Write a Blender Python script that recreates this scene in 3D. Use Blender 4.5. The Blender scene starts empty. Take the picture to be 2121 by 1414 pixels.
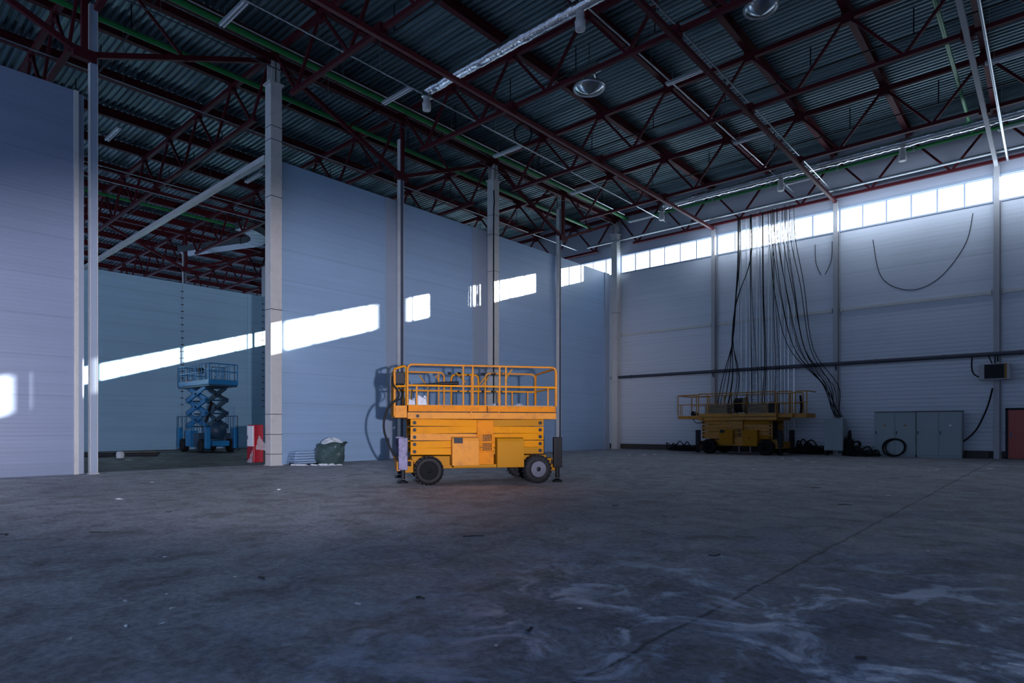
import bpy, math, random
from mathutils import Vector, Matrix, Euler
random.seed(7)
C = bpy.context.scene.collection
PI = math.pi

# ------------------------------------------------------------------ mesh helpers
class MB:
    def __init__(s):
        s.v = []; s.f = []; s.sm = []
    def add(s, vs, fs, smooth=False):
        n = len(s.v)
        s.v += [tuple(p) for p in vs]
        s.f += [tuple(i + n for i in f) for f in fs]
        s.sm += [smooth] * len(fs)
        return s
    def hexa(s, p):
        return s.add(p, [(0, 3, 2, 1), (4, 5, 6, 7), (0, 1, 5, 4), (1, 2, 6, 5), (2, 3, 7, 6), (3, 0, 4, 7)])
    def box(s, x0, x1, y0, y1, z0, z1):
        return s.hexa([(x0, y0, z0), (x1, y0, z0), (x1, y1, z0), (x0, y1, z0), (x0, y0, z1), (x1, y0, z1), (x1, y1, z1), (x0, y1, z1)])
    def bar(s, p, q, w, h=None, up=(0, 0, 1)):
        h = h or w
        p = Vector(p); q = Vector(q); d = (q - p).normalized()
        u = Vector(up)
        if abs(d.dot(u)) > .98: u = Vector((1, 0, 0))
        a = d.cross(u).normalized() * w / 2; b = a.cross(d).normalized() * h / 2
        return s.hexa([p - a - b, q - a - b, q + a - b, p + a - b, p - a + b, q - a + b, q + a + b, p + a + b])
    def prism(s, prof, p, q, side, up):
        """extrude a 2D outline (side,up) from p to q"""
        p = Vector(p); q = Vector(q); a = Vector(side); b = Vector(up); n = len(prof)
        vs = [p + a * x + b * y for x, y in prof] + [q + a * x + b * y for x, y in prof]
        fs = [(i, (i + 1) % n, n + (i + 1) % n, n + i) for i in range(n)] + [tuple(range(n))[::-1], tuple(range(n, 2 * n))]
        return s.add(vs, fs)
    def tube(s, pts, r, n=8, cap=True, closed=False, rz=None):
        pts = [Vector(p) for p in pts]; m = len(pts); vs = []; fs = []
        prev = None
        for i, p in enumerate(pts):
            if closed: d = pts[(i + 1) % m] - pts[i - 1]
            else: d = pts[min(i + 1, m - 1)] - pts[max(i - 1, 0)]
            d.normalize()
            if prev is None:
                u = Vector((0, 0, 1)) if abs(d.z) < .9 else Vector((1, 0, 0))
                a = d.cross(u).normalized()
            else:
                a = prev - d * prev.dot(d)
                a.normalize()
            prev = a
            b = d.cross(a)
            rr = r[i] if isinstance(r, (list, tuple)) else r
            for k in range(n):
                t = 2 * PI * k / n + PI / n
                vs.append(p + a * math.cos(t) * rr + b * math.sin(t) * rr * (rz or 1))
        for i in range(m if closed else m - 1):
            j = (i + 1) % m
            for k in range(n):
                k2 = (k + 1) % n
                fs.append((i * n + k, i * n + k2, j * n + k2, j * n + k))
        s.add(vs, fs, n > 5)
        if cap and not closed:
            s.add([vs[k] for k in range(n)], [tuple(range(n))[::-1]])
            s.add([vs[(m - 1) * n + k] for k in range(n)], [tuple(range(n))])
        return s
    def lathe(s, prof, o=(0, 0, 0), axis='z', n=24, smooth=True):
        """profile of (radius, height along axis)"""
        o = Vector(o); vs = []; fs = []; m = len(prof)
        for r, h in prof:
            for k in range(n):
                t = 2 * PI * k / n; c, si = math.cos(t) * r, math.sin(t) * r
                vs.append(o + Vector({'z': (c, si, h), 'y': (c, h, si), 'x': (h, c, si)}[axis]))
        for i in range(m - 1):
            for k in range(n):
                k2 = (k + 1) % n
                fs.append((i * n + k, i * n + k2, (i + 1) * n + k2, (i + 1) * n + k))
        s.add(vs, fs, smooth)
        if prof[0][0] > 1e-5: s.add(vs[:n], [tuple(range(n))])
        if prof[-1][0] > 1e-5: s.add(vs[-n:], [tuple(range(n))])
        return s
    def build(s, name, mat, parent=None, bevel=0, label=None, kind=None):
        me = bpy.data.meshes.new(name)
        me.from_pydata(s.v, [], s.f)
        me.polygons.foreach_set('use_smooth', s.sm)
        me.update()
        me.materials.append(mat)
        o = bpy.data.objects.new(name, me); C.objects.link(o)
        if parent: o.parent = parent
        if bevel:
            md = o.modifiers.new('bevel', 'BEVEL'); md.width = bevel; md.segments = 2; md.limit_method = 'ANGLE'
        if label: o['label'] = label
        if kind: o['kind'] = kind
        return o

def tag(o, label, cat, group=None, kind=None):
    o['label'] = label; o['category'] = cat
    if group: o['group'] = group
    if kind: o['kind'] = kind
    return o
def thing(name, label, cat, loc=(0, 0, 0), rz=0, group=None):
    o = bpy.data.objects.new(name, None); C.objects.link(o)
    o.location = loc; o.rotation_euler = (0, 0, rz); o.empty_display_size = .2
    return tag(o, label, cat, group)
def struct(o):
    o['kind'] = 'structure'; return o
ORD = ['first', 'second', 'third', 'fourth', 'fifth', 'sixth', 'seventh', 'eighth', 'ninth', 'tenth', 'eleventh', 'twelfth', 'thirteenth', 'fourteenth', 'fifteenth']
def arc(c, r, a0, a1, n, ax=(1, 0, 0), ay=(0, 0, 1)):
    c = Vector(c); ax = Vector(ax); ay = Vector(ay)
    return [c + ax * r * math.cos(a0 + (a1 - a0) * i / n) + ay * r * math.sin(a0 + (a1 - a0) * i / n) for i in range(n + 1)]
def rounded(pts, r, n=4):
    """polyline with rounded interior corners"""
    pts = [Vector(p) for p in pts]; out = [pts[0]]
    for i in range(1, len(pts) - 1):
        a = (pts[i - 1] - pts[i]); b = (pts[i + 1] - pts[i])
        ra = min(r, a.length * .45, b.length * .45)
        p0 = pts[i] + a.normalized() * ra; p1 = pts[i] + b.normalized() * ra
        for k in range(n + 1):
            t = k / n
            out.append(p0 * (1 - t) ** 2 + pts[i] * 2 * t * (1 - t) + p1 * t * t)
    out.append(pts[-1]); return out
def smoothline(pts, n=6):
    pts = [Vector(p) for p in pts]; P = [pts[0]] + pts + [pts[-1]]; out = []
    for i in range(1, len(P) - 2):
        for k in range(n):
            t = k / n
            a, b, c, d = P[i - 1], P[i], P[i + 1], P[i + 2]
            out.append(.5 * ((2 * b) + (c - a) * t + (2 * a - 5 * b + 4 * c - d) * t * t + (3 * b - a - 3 * c + d) * t ** 3))
    out.append(pts[-1]); return out

# ------------------------------------------------------------------ materials
def newmat(name):
    m = bpy.data.materials.new(name); m.use_nodes = True
    nt = m.node_tree; b = nt.nodes['Principled BSDF']
    return m, nt, b
def N(nt, t, **kw):
    n = nt.nodes.new(t)
    for k, v in kw.items():
        if k in n.inputs: n.inputs[k].default_value = v
        else: setattr(n, k, v)
    return n
def L(nt, a, b): nt.links.new(a, b)
def paint(name, col, rough=.5, metal=0, var=.15, scale=3, dirt=None, dirt_amt=.4, bump=0, bscale=40, spec=.5):
    m, nt, b = newmat(name)
    tc = N(nt, 'ShaderNodeTexCoord'); no = N(nt, 'ShaderNodeTexNoise', Scale=scale, Detail=5.0, Roughness=.6)
    L(nt, tc.outputs['Object'], no.inputs['Vector'])
    mx = N(nt, 'ShaderNodeMix', data_type='RGBA')
    mx.inputs[6].default_value = tuple(c * (1 - var) for c in col) + (1,)
    mx.inputs[7].default_value = tuple(min(1, c * (1 + var)) for c in col) + (1,)
    L(nt, no.outputs['Fac'], mx.inputs[0]); out = mx.outputs[2]
    if dirt:
        n2 = N(nt, 'ShaderNodeTexNoise', Scale=scale * 2.3, Detail=8.0, Roughness=.7)
        L(nt, tc.outputs['Object'], n2.inputs['Vector'])
        r = N(nt, 'ShaderNodeValToRGB'); r.color_ramp.elements[0].position = .5; r.color_ramp.elements[1].position = .72
        r.color_ramp.elements[1].color = (dirt_amt,) * 3 + (1,)
        L(nt, n2.outputs['Fac'], r.inputs[0])
        m2 = N(nt, 'ShaderNodeMix', data_type='RGBA'); m2.inputs[7].default_value = tuple(dirt) + (1,)
        L(nt, r.outputs[0], m2.inputs[0]); L(nt, out, m2.inputs[6]); out = m2.outputs[2]
    L(nt, out, b.inputs['Base Color'])
    b.inputs['Roughness'].default_value = rough; b.inputs['Metallic'].default_value = metal
    b.inputs['Specular IOR Level'].default_value = spec
    if bump:
        n3 = N(nt, 'ShaderNodeTexNoise', Scale=bscale, Detail=4.0); L(nt, tc.outputs['Object'], n3.inputs['Vector'])
        bp = N(nt, 'ShaderNodeBump', Strength=bump, Distance=.02); L(nt, n3.outputs['Fac'], bp.inputs['Height']); L(nt, bp.outputs[0], b.inputs['Normal'])
    return m
M = {}
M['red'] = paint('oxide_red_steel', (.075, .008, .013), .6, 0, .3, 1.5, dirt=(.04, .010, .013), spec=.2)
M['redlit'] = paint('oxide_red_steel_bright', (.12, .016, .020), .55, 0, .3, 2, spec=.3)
M['white'] = paint('white_steel', (.60, .59, .57), .45, 0, .08, 1.5, dirt=(.3, .3, .3), dirt_amt=.3)
M['ladder'] = paint('ladder_zinc', (.75, .77, .80), .35, .3, .2, 6)
M['post'] = paint('grey_post', (.40, .40, .42), .5, 0, .1, 1)
M['galv'] = paint('galvanised', (.55, .58, .60), .3, .9, .2, 6)
M['foil'] = paint('foil', (.75, .78, .80), .22, 1, .1, 6, bump=1.0, bscale=9)
M['green'] = paint('green_pipe', (.015, .22, .05), .4, 0, .2, 1)
M['black'] = paint('black_paint', (.007, .008, .010), .55, 0, .3, 3, spec=.25)
M['rubber'] = paint('rubber', (.014, .014, .017), .75, 0, .4, 8, dirt=(.06, .056, .06), dirt_amt=.35, spec=.25)
M['cable'] = paint('black_cable', (.007, .008, .010), .6, 0, .2, 3, spec=.2)
M['orange'] = paint('lift_orange', (.52, .165, .004), .6, 0, .15, 2.2, dirt=(.22, .08, .02), dirt_amt=.7, spec=.12)
M['orange_pale'] = paint('lift_orange_faded', (.52, .205, .03), .6, 0, .15, 2.2, dirt=(.25, .10, .04), dirt_amt=.6, spec=.12)
M['yellow'] = paint('lift_yellow', (.50, .185, .0), .6, 0, .1, 1.5, dirt=(.33, .11, .002), dirt_amt=.5, spec=.12)
M['ochre'] = paint('lift_ochre', (.34, .145, .006), .6, 0, .08, 1.5, spec=.12)
M['yellow_dk'] = paint('old_lift_yellow', (.42, .18, .008), .5, 0, .2, 2, dirt=(.15, .08, .03), dirt_amt=.6)
M['blue'] = paint('lift_blue', (.01, .20, .46), .42, 0, .2, 2, dirt=(.02, .07, .13), dirt_amt=.5)
M['blue_dk'] = paint('lift_blue_dark', (.02, .06, .11), .5, 0, .3, 2)
M['dark'] = paint('dark_metal', (.018, .019, .024), .6, 0, .3, 5, dirt=(.05, .045, .045), spec=.2)
M['chrome'] = paint('worn_chrome', (.16, .15, .24), .6, 0, .9, 4, dirt=(.006, .006, .01), dirt_amt=1, spec=.2)  # light purple patches on black stand for glints on shiny metal
M['rim'] = paint('grey_rim', (.11, .115, .15), .5, 0, .4, 6, dirt=(.05, .05, .06))
M['polished'] = paint('polished_cone', (.42, .47, .50), .2, 1, .1, 3)
M['duct_metal'] = paint('duct_metal', (.16, .19, .21), .35, .7, .4, 2)
M['web'] = paint('shaded_web', (.07, .09, .15), .5, 0, .2, 2)  # painted shade of the open post sides
M['tyre'] = paint('clean_tyre', (.005, .005, .006), .6, 0, .3, 8, dirt=(.012, .012, .014), dirt_amt=.3, spec=.2)
M['hubblack'] = paint('black_hub', (.004, .004, .006), .7, 0, .3, 8, spec=.1)
M['grey_cab'] = paint('cabinet_grey', (.27, .33, .34), .45, 0, .06, 1.5)
M['door_red'] = paint('door_red', (.42, .07, .05), .5, 0, .15, 1.5)
M['hyd_red'] = paint('hydrant_red', (.30, .006, .018), .35, 0, .1, 3)
M['hyd_white'] = paint('hydrant_white', (.78, .76, .78), .3, 0, .06, 3)
M['plastic'] = paint('clear_wrap', (.75, .75, .8), .15, 0, .1, 9, bump=.8, bscale=18); 
M['plastic'].node_tree.nodes['Principled BSDF'].inputs['Alpha'].default_value = .4
M['film'] = paint('packing_film', (.42, .44, .5), .4, 0, .2, 9)
M['bag'] = paint('green_bag', (.05, .085, .085), .22, 0, .5, 5, bump=1, bscale=6)
M['foam'] = paint('foam', (.7, .74, .78), .7, 0, .1, 9)
M['wood'] = paint('boards', (.22, .17, .11), .7, 0, .4, 5)
M['brown'] = paint('plinth', (.06, .055, .05), .8, 0, .3, 3)
M['pipe_dk'] = paint('dark_pipe', (.05, .055, .075), .45, 0, .2, 2)
M['paper'] = paint('paper', (.75, .75, .75), .8, 0, .1, 3)
M['deckplate'] = paint('deckplate', (.25, .2, .14), .7, 0, .3, 5)
M['white_led'] = paint('lamp_body', (.5, .55, .57), .3, .4, .1, 4)

def wallmat(name, col, kind):
    m, nt, b = newmat(name)
    tc = N(nt, 'ShaderNodeTexCoord'); sp = N(nt, 'ShaderNodeSeparateXYZ'); L(nt, tc.outputs['Object'], sp.inputs[0])
    # big soft variation
    no = N(nt, 'ShaderNodeTexNoise', Scale=.25, Detail=4.0); L(nt, tc.outputs['Object'], no.inputs['Vector'])
    # streaky variation, stretched along the wall
    mp = N(nt, 'ShaderNodeMapping'); mp.inputs['Scale'].default_value = (.12, .12, 9)
    L(nt, tc.outputs['Object'], mp.inputs[0])
    n2 = N(nt, 'ShaderNodeTexNoise', Scale=1.0, Detail=3.0); L(nt, mp.outputs[0], n2.inputs['Vector'])
    ad = N(nt, 'ShaderNodeMath', operation='ADD'); L(nt, no.outputs['Fac'], ad.inputs[0]); L(nt, n2.outputs['Fac'], ad.inputs[1])
    mr = N(nt, 'ShaderNodeMapRange'); mr.inputs[1].default_value = .6; mr.inputs[2].default_value = 1.4
    mr.inputs[3].default_value = .9; mr.inputs[4].default_value = 1.08
    L(nt, ad.outputs[0], mr.inputs[0])
    # grooves
    def saw(period, width):
        mo = N(nt, 'ShaderNodeMath', operation='PINGPONG'); mo.inputs[1].default_value = period / 2
        L(nt, sp.outputs['Z'], mo.inputs[0])
        r = N(nt, 'ShaderNodeMapRange'); r.inputs[1].default_value = 0; r.inputs[2].default_value = width
        L(nt, mo.outputs[0], r.inputs[0]); return r.outputs[0]
    seam = saw(1.18, .03)
    s2 = N(nt, 'ShaderNodeMapRange'); s2.inputs[3].default_value = .84; L(nt, seam, s2.inputs[0])
    mu = N(nt, 'ShaderNodeMath', operation='MULTIPLY'); L(nt, mr.outputs[0], mu.inputs[0]); L(nt, s2.outputs[0], mu.inputs[1])
    vm = N(nt, 'ShaderNodeVectorMath', operation='SCALE'); vm.inputs[0].default_value = col; L(nt, mu.outputs[0], vm.inputs['Scale'])
    L(nt, vm.outputs[0], b.inputs['Base Color'])
    rib = saw(.2 if kind == 'rib' else .118, .05 if kind == 'rib' else .012)
    bp = N(nt, 'ShaderNodeBump', Strength=.28 if kind == 'rib' else .3, Distance=.03 if kind == 'rib' else .006)
    if kind == 'rib':
        sm = N(nt, 'ShaderNodeMapRange'); sm.inputs[1].default_value = 4.5; sm.inputs[2].default_value = 8; sm.inputs[3].default_value = .42; sm.inputs[4].default_value = .05
        L(nt, sp.outputs['Z'], sm.inputs[0]); L(nt, sm.outputs[0], bp.inputs['Strength'])
    L(nt, rib, bp.inputs['Height']); L(nt, bp.outputs[0], b.inputs['Normal'])
    b.inputs['Roughness'].default_value = .42 if kind == 'rib' else .38
    return m
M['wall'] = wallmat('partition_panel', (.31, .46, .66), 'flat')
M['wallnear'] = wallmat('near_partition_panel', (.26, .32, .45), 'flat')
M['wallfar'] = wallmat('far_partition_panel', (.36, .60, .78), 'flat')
M['wallrib'] = wallmat('ribbed_panel', (.60, .64, .71), 'rib')
M['wallup'] = paint('upper_wall', (.42, .45, .54), .5, 0, .1, .5)
M['trimw'] = paint('flashing', (.33, .40, .51), .45, 0, .1, 1)

# corrugated deck
m, nt, b = newmat('roof_deck')
tc = N(nt, 'ShaderNodeTexCoord'); mp = N(nt, 'ShaderNodeMapping'); mp.inputs['Scale'].default_value = (.15, 3, 1)
L(nt, tc.outputs['Object'], mp.inputs[0]); no = N(nt, 'ShaderNodeTexNoise', Scale=1.0, Detail=5.0); L(nt, mp.outputs[0], no.inputs['Vector'])
r = N(nt, 'ShaderNodeValToRGB'); r.color_ramp.elements[0].color = (.05, .09, .105, 1); r.color_ramp.elements[1].color = (.19, .275, .30, 1)
r.color_ramp.elements[0].position = .3; r.color_ramp.elements[1].position = .7
L(nt, no.outputs['Fac'], r.inputs[0]); L(nt, r.outputs[0], b.inputs['Base Color'])
b.inputs['Metallic'].default_value = .55; b.inputs['Roughness'].default_value = .42
M['deck'] = m

# concrete floor
def floormat(name, c1, c2, c3, rough0, rough1, joint):
    m, nt, b = newmat(name)
    tc = N(nt, 'ShaderNodeTexCoord')
    n1 = N(nt, 'ShaderNodeTexNoise', Scale=.16, Detail=6.0, Roughness=.6); L(nt, tc.outputs['Object'], n1.inputs['Vector'])
    r1 = N(nt, 'ShaderNodeValToRGB'); e = r1.color_ramp.elements
    e[0].position = .36; e[0].color = c1 + (1,); e[1].position = .62; e[1].color = c2 + (1,)
    L(nt, n1.outputs['Fac'], r1.inputs[0])
    # warped dirt swirls
    n2 = N(nt, 'ShaderNodeTexNoise', Scale=1.7, Detail=10.0, Roughness=.72, Distortion=.7); L(nt, tc.outputs['Object'], n2.inputs['Vector'])
    r2 = N(nt, 'ShaderNodeValToRGB'); e = r2.color_ramp.elements
    e[0].position = .44; e[1].position = .64; e[1].color = (.9, .9, .9, 1)
    L(nt, n2.outputs['Fac'], r2.inputs[0])
    mx = N(nt, 'ShaderNodeMix', data_type='RGBA'); mx.inputs[7].default_value = c3 + (1,)
    L(nt, r2.outputs[0], mx.inputs[0]); L(nt, r1.outputs[0], mx.inputs[6])
    # fine grit
    n3 = N(nt, 'ShaderNodeTexNoise', Scale=14, Detail=6.0, Roughness=.75); L(nt, tc.outputs['Object'], n3.inputs['Vector'])
    mr = N(nt, 'ShaderNodeMapRange'); mr.inputs[1].default_value = .3; mr.inputs[2].default_value = .7
    mr.inputs[3].default_value = .5; mr.inputs[4].default_value = 1.45; L(nt, n3.outputs['Fac'], mr.inputs[0])
    v = N(nt, 'ShaderNodeVectorMath', operation='SCALE'); L(nt, mx.outputs[2], v.inputs[0]); L(nt, mr.outputs[0], v.inputs['Scale'])
    out = v.outputs[0]
    if joint:
        sp = N(nt, 'ShaderNodeSeparateXYZ'); L(nt, tc.outputs['Object'], sp.inputs[0])
        nj = N(nt, 'ShaderNodeTexNoise', Scale=2.2, Detail=3.0); L(nt, tc.outputs['Object'], nj.inputs['Vector'])
        a = N(nt, 'ShaderNodeMath', operation='MULTIPLY_ADD'); a.inputs[1].default_value = .10; L(nt, nj.outputs['Fac'], a.inputs[0]); L(nt, sp.outputs['X'], a.inputs[2])
        a2 = N(nt, 'ShaderNodeMath', operation='ADD'); a2.inputs[1].default_value = 1.95; L(nt, a.outputs[0], a2.inputs[0])
        ab = N(nt, 'ShaderNodeMath', operation='ABSOLUTE'); L(nt, a2.outputs[0], ab.inputs[0])
        jr = N(nt, 'ShaderNodeMapRange'); jr.inputs[1].default_value = .006; jr.inputs[2].default_value = .03; jr.inputs[3].default_value = .35; jr.inputs[4].default_value = 1
        L(nt, ab.outputs[0], jr.inputs[0])
        v2 = N(nt, 'ShaderNodeVectorMath', operation='SCALE'); L(nt, out, v2.inputs[0]); L(nt, jr.outputs[0], v2.inputs['Scale']); out = v2.outputs[0]
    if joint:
        gd = N(nt, 'ShaderNodeVectorMath', operation='DISTANCE'); gd.inputs[1].default_value = (2, 5, 0); L(nt, tc.outputs['Object'], gd.inputs[0])  # shade of the right foreground painted in, darker with a navy tint
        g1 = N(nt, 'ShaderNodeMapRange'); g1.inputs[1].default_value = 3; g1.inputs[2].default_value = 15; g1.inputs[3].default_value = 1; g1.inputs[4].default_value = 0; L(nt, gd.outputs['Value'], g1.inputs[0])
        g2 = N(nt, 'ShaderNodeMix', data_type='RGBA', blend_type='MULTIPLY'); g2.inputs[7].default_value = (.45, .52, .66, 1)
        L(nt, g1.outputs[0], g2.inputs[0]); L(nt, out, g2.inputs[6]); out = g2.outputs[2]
    bc = b.inputs['Base Color']; L(nt, out, bc)
    # polish varies with wear
    n4 = N(nt, 'ShaderNodeTexNoise', Scale=.8, Detail=8.0, Roughness=.7, Distortion=1.0); L(nt, tc.outputs['Object'], n4.inputs['Vector'])
    rr = N(nt, 'ShaderNodeMapRange'); rr.inputs[1].default_value = .42; rr.inputs[2].default_value = .6; rr.inputs[3].default_value = rough0; rr.inputs[4].default_value = rough1
    L(nt, n4.outputs['Fac'], rr.inputs[0]); ro = rr.outputs[0]
    b.inputs['Specular IOR Level'].default_value = .4
    if joint:  # worn, polished patch of slab, window reflection painted in as blue
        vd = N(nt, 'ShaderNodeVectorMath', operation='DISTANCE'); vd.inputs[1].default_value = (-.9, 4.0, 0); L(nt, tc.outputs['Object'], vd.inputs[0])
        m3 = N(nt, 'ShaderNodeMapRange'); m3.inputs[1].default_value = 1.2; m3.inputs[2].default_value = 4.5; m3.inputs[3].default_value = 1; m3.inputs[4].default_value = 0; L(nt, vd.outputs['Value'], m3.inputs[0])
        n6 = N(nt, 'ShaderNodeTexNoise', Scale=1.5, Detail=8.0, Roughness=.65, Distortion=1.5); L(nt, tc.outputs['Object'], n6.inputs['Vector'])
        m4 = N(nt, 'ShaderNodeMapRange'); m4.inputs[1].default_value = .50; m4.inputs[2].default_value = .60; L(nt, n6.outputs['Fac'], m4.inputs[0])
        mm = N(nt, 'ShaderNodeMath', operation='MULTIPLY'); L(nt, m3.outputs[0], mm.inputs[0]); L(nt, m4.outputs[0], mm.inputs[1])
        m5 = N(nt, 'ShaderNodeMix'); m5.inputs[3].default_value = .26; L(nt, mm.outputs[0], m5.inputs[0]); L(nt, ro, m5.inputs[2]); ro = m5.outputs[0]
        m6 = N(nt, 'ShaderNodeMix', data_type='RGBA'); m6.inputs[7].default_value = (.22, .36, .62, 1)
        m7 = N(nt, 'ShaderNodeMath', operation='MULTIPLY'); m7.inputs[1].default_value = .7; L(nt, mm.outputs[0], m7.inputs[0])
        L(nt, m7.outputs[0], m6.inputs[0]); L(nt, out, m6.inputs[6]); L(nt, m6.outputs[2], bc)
    L(nt, ro, b.inputs['Roughness'])
    n5 = N(nt, 'ShaderNodeTexNoise', Scale=5, Detail=8.0, Roughness=.7, Distortion=.6); L(nt, tc.outputs['Object'], n5.inputs['Vector'])
    bp = N(nt, 'ShaderNodeBump', Strength=.35, Distance=.025); L(nt, n5.outputs['Fac'], bp.inputs['Height']); L(nt, bp.outputs[0], b.inputs['Normal'])
    return m
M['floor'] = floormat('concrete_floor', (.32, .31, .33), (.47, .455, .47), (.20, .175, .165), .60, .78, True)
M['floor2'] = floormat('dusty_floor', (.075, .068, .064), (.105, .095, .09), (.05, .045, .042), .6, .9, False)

def glazing():
    m, nt, b = newmat('milky_glazing'); nt.nodes.remove(b)
    out = nt.nodes['Material Output']
    em = N(nt, 'ShaderNodeEmission', Strength=5.5); em.inputs[0].default_value = (.74, .87, 1, 1)
    tr = N(nt, 'ShaderNodeBsdfTransparent'); ad = N(nt, 'ShaderNodeAddShader')
    L(nt, em.outputs[0], ad.inputs[0]); L(nt, tr.outputs[0], ad.inputs[1]); L(nt, ad.outputs[0], out.inputs[0])
    return m
M['glaze'] = glazing()

# ------------------------------------------------------------------ camera
F = 1272.0; EYE = 1.42; YAW = .725; HZ = 885.0
cam = bpy.data.cameras.new('camera'); co = bpy.data.objects.new('camera', cam); C.objects.link(co)
cam.sensor_width = 36; cam.lens = F / 2121 * 36; cam.shift_y = (HZ - 707) / 2121; cam.clip_end = 400
co.location = (0, 0, EYE); co.rotation_euler = (PI / 2, 0, YAW)
bpy.context.scene.camera = co
CY, SY = math.cos(YAW), math.sin(YAW)
def cw(l, d, z=0):  # (lateral, depth) seen from the camera spot -> world
    return Vector((l * CY - d * SY, l * SY + d * CY, z))

# ------------------------------------------------------------------ room shell
XW = -22.2; YB = 35.7; XF = -46.2; HP = 11.6; X6 = 6.66
ZD = 15.95
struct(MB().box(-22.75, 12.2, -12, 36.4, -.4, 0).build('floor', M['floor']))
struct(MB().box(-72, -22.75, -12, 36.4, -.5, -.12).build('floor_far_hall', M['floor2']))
# deck: trapezoidal ribs running along x
per = .24; y = -12; prof = []
while y < 36.3:
    prof += [(y, ZD), (y + .07, ZD), (y + .10, ZD + .075), (y + .20, ZD + .075)]
    y += per
mb = MB(); n = len(prof)
mb.add([(-72, a, b) for a, b in prof] + [(12.2, a, b) for a, b in prof], [(i, i + 1, n + i + 1, n + i) for i in range(n - 1)])
struct(mb.build('ceiling', M['deck']))
struct(MB().box(-72, 12.2, -12.2, 36.5, 16.1, 16.3).build('trim_roof_slab', M['black']))
# back wall with a ribbon window
def wb(name, x0, x1, z0, z1, mat, th=.2, yy=YB): return struct(MB().box(x0, x1, yy, yy + th, z0, z1).build(name, mat))
wb('wall_back', -72, 12.2, .34, 11.75, M['wallrib'])
wb('wall_back_upper', -72, 12.2, 12.92, 16.1, M['wallup'])
wb('baseboard_back', -72, 12.2, -.12, .34, M['brown'], .3, YB + .03)
wb('trim_window_sill', -72, 12.2, 11.70, 11.78, M['trimw'], .1, YB - .06)
wb('trim_window_head', -72, 12.2, 12.90, 13.02, M['trimw'], .1, YB - .06)
k = 0
xs = [-22 - 4.24 * i for i in range(11, 0, -1)] + [-22.0 + X6 * i for i in range(0, 6)]
for i in range(len(xs) - 1):
    gp = .14 if -22.5 < xs[i] < -3 else .05
    x0, x1 = xs[i] + gp, xs[i + 1] - gp
    if x0 > 12: break
    k += 1
    fr = MB(); n6 = 6 if x0 > -23 else 4; w = (x1 - x0) / n6
    for j in range(n6 + 1): fr.box(x0 + w * j - .038, x0 + w * j + .038, YB + .06, YB + .09, 11.75, 12.92)
    fr.box(x0, x1, YB + .04, YB + .12, 11.75, 11.80); fr.box(x0, x1, YB + .04, YB + .12, 12.87, 12.92)
    f = struct(fr.build('window_%d' % k, M['trimw']))
    MB().add([(x0, YB + .1, 11.78), (x1, YB + .1, 11.78), (x1, YB + .1, 12.9), (x0, YB + .1, 12.9)], [(0, 1, 2, 3)]).build('pane', M['glaze'], f)
    struct(MB().box(x1, x1 + 2 * gp, YB + .02, YB + .18, 11.75, 12.92).build('trim_pier_%d' % k, M['trimw']))
# other enclosing walls
struct(MB().box(12.0, 12.2, -12, 36.4, 0, 16.1).build('wall_right', M['wallup']))
# partition walls (the long left side)
def part(name, y0, y1, x=XW, z=HP, mat='wall'): return struct(MB().box(x - .15, x, y0, y1, -.02 if x > -30 else -.12, z).build(name, M[mat]))
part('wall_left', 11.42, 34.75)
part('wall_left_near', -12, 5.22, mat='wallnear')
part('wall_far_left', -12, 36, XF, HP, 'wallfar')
# flashings and a shade strip beside the posts
def fl(name, y0, y1, th=.04, x=XW, mat='trimw', z=HP): return struct(MB().box(x, x + th, y0, y1, 0, z).build(name, M[mat]))
fl('trim_flashing_1', 5.10, 5.22, .05, XW, 'white')
struct(MB().box(-22.75, -22.35, 5.22, 5.40, 0, HP).build('trim_opening_jamb', M['trimw']))
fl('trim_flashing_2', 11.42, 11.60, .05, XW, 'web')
fl('trim_flashing_3', 22.0, 23.0, .05)
fl('trim_flashing_4', 16.6, 17.2, .04)  # strip added where the wall by the post only has shading
fl('trim_flashing_5', 34.2, 34.76, .05)
struct(MB().box(XF, XF + .05, 21.7, 24.2, 0, HP).build('trim_far_panel', M['wallfar']))
struct(MB().box(XF + .05, XF + .3, 20.6, 23.4, -.1, 3.0).build('trim_far_low_box', M['wallfar']))
struct(MB().box(-22.75, -22.72, 5.1, 11.1, -.12, 0).build('trim_floor_step', M['brown']))
# added unseen blocks outside, they break the low sun into patches
mb = MB()
for y0, y1 in ((31.6, 36.5), (27.1, 28.6), (19.15, 21.45), (15.95, 17.45), (3.7, 4.9)):
    xa = XW + (75 - y1) / 1.195; xb_ = XW + (75 - y0) / 1.195
    mb.box(xa, xb_, 75, 75.6, 0, 30)
struct(mb.build('wall_outside_piers', M['wallup']))

# ------------------------------------------------------------------ columns
def straps(zs, w, parent):
    for z in zs:
        MB().box(-w, w, -w, w, z, z + .02).build('strap', M['black'], parent)
def big_col(x, y, label, w=.22, z0=0, zs=()):
    t = thing('steel_column', label, 'column', (x, y, z0))
    MB().box(-w, w, -w, w, 0, 14.2).build('shaft', M['white'], t, .012)
    MB().box(-w - .06, w + .06, -w - .06, w + .06, 14.2, 14.25).build('cap_plate', M['white'], t)
    m2 = MB(); m2.box(-w * .8, w * .8, -.02, .02, 14.25, 15.05); m2.box(-w * .8, -w * .8 + .02, -.17, .17, 14.25, 15.05); m2.box(w * .8 - .02, w * .8, -.17, .17, 14.25, 15.05)
    m2.build('head_stub', M['white'], t)
    MB().box(-w - .04, w + .04, -w - .04, w + .04, 0, .03).build('base_plate', M['white'], t)
    straps(zs, w + .006, t)
    return t
XC = -21.95
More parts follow.
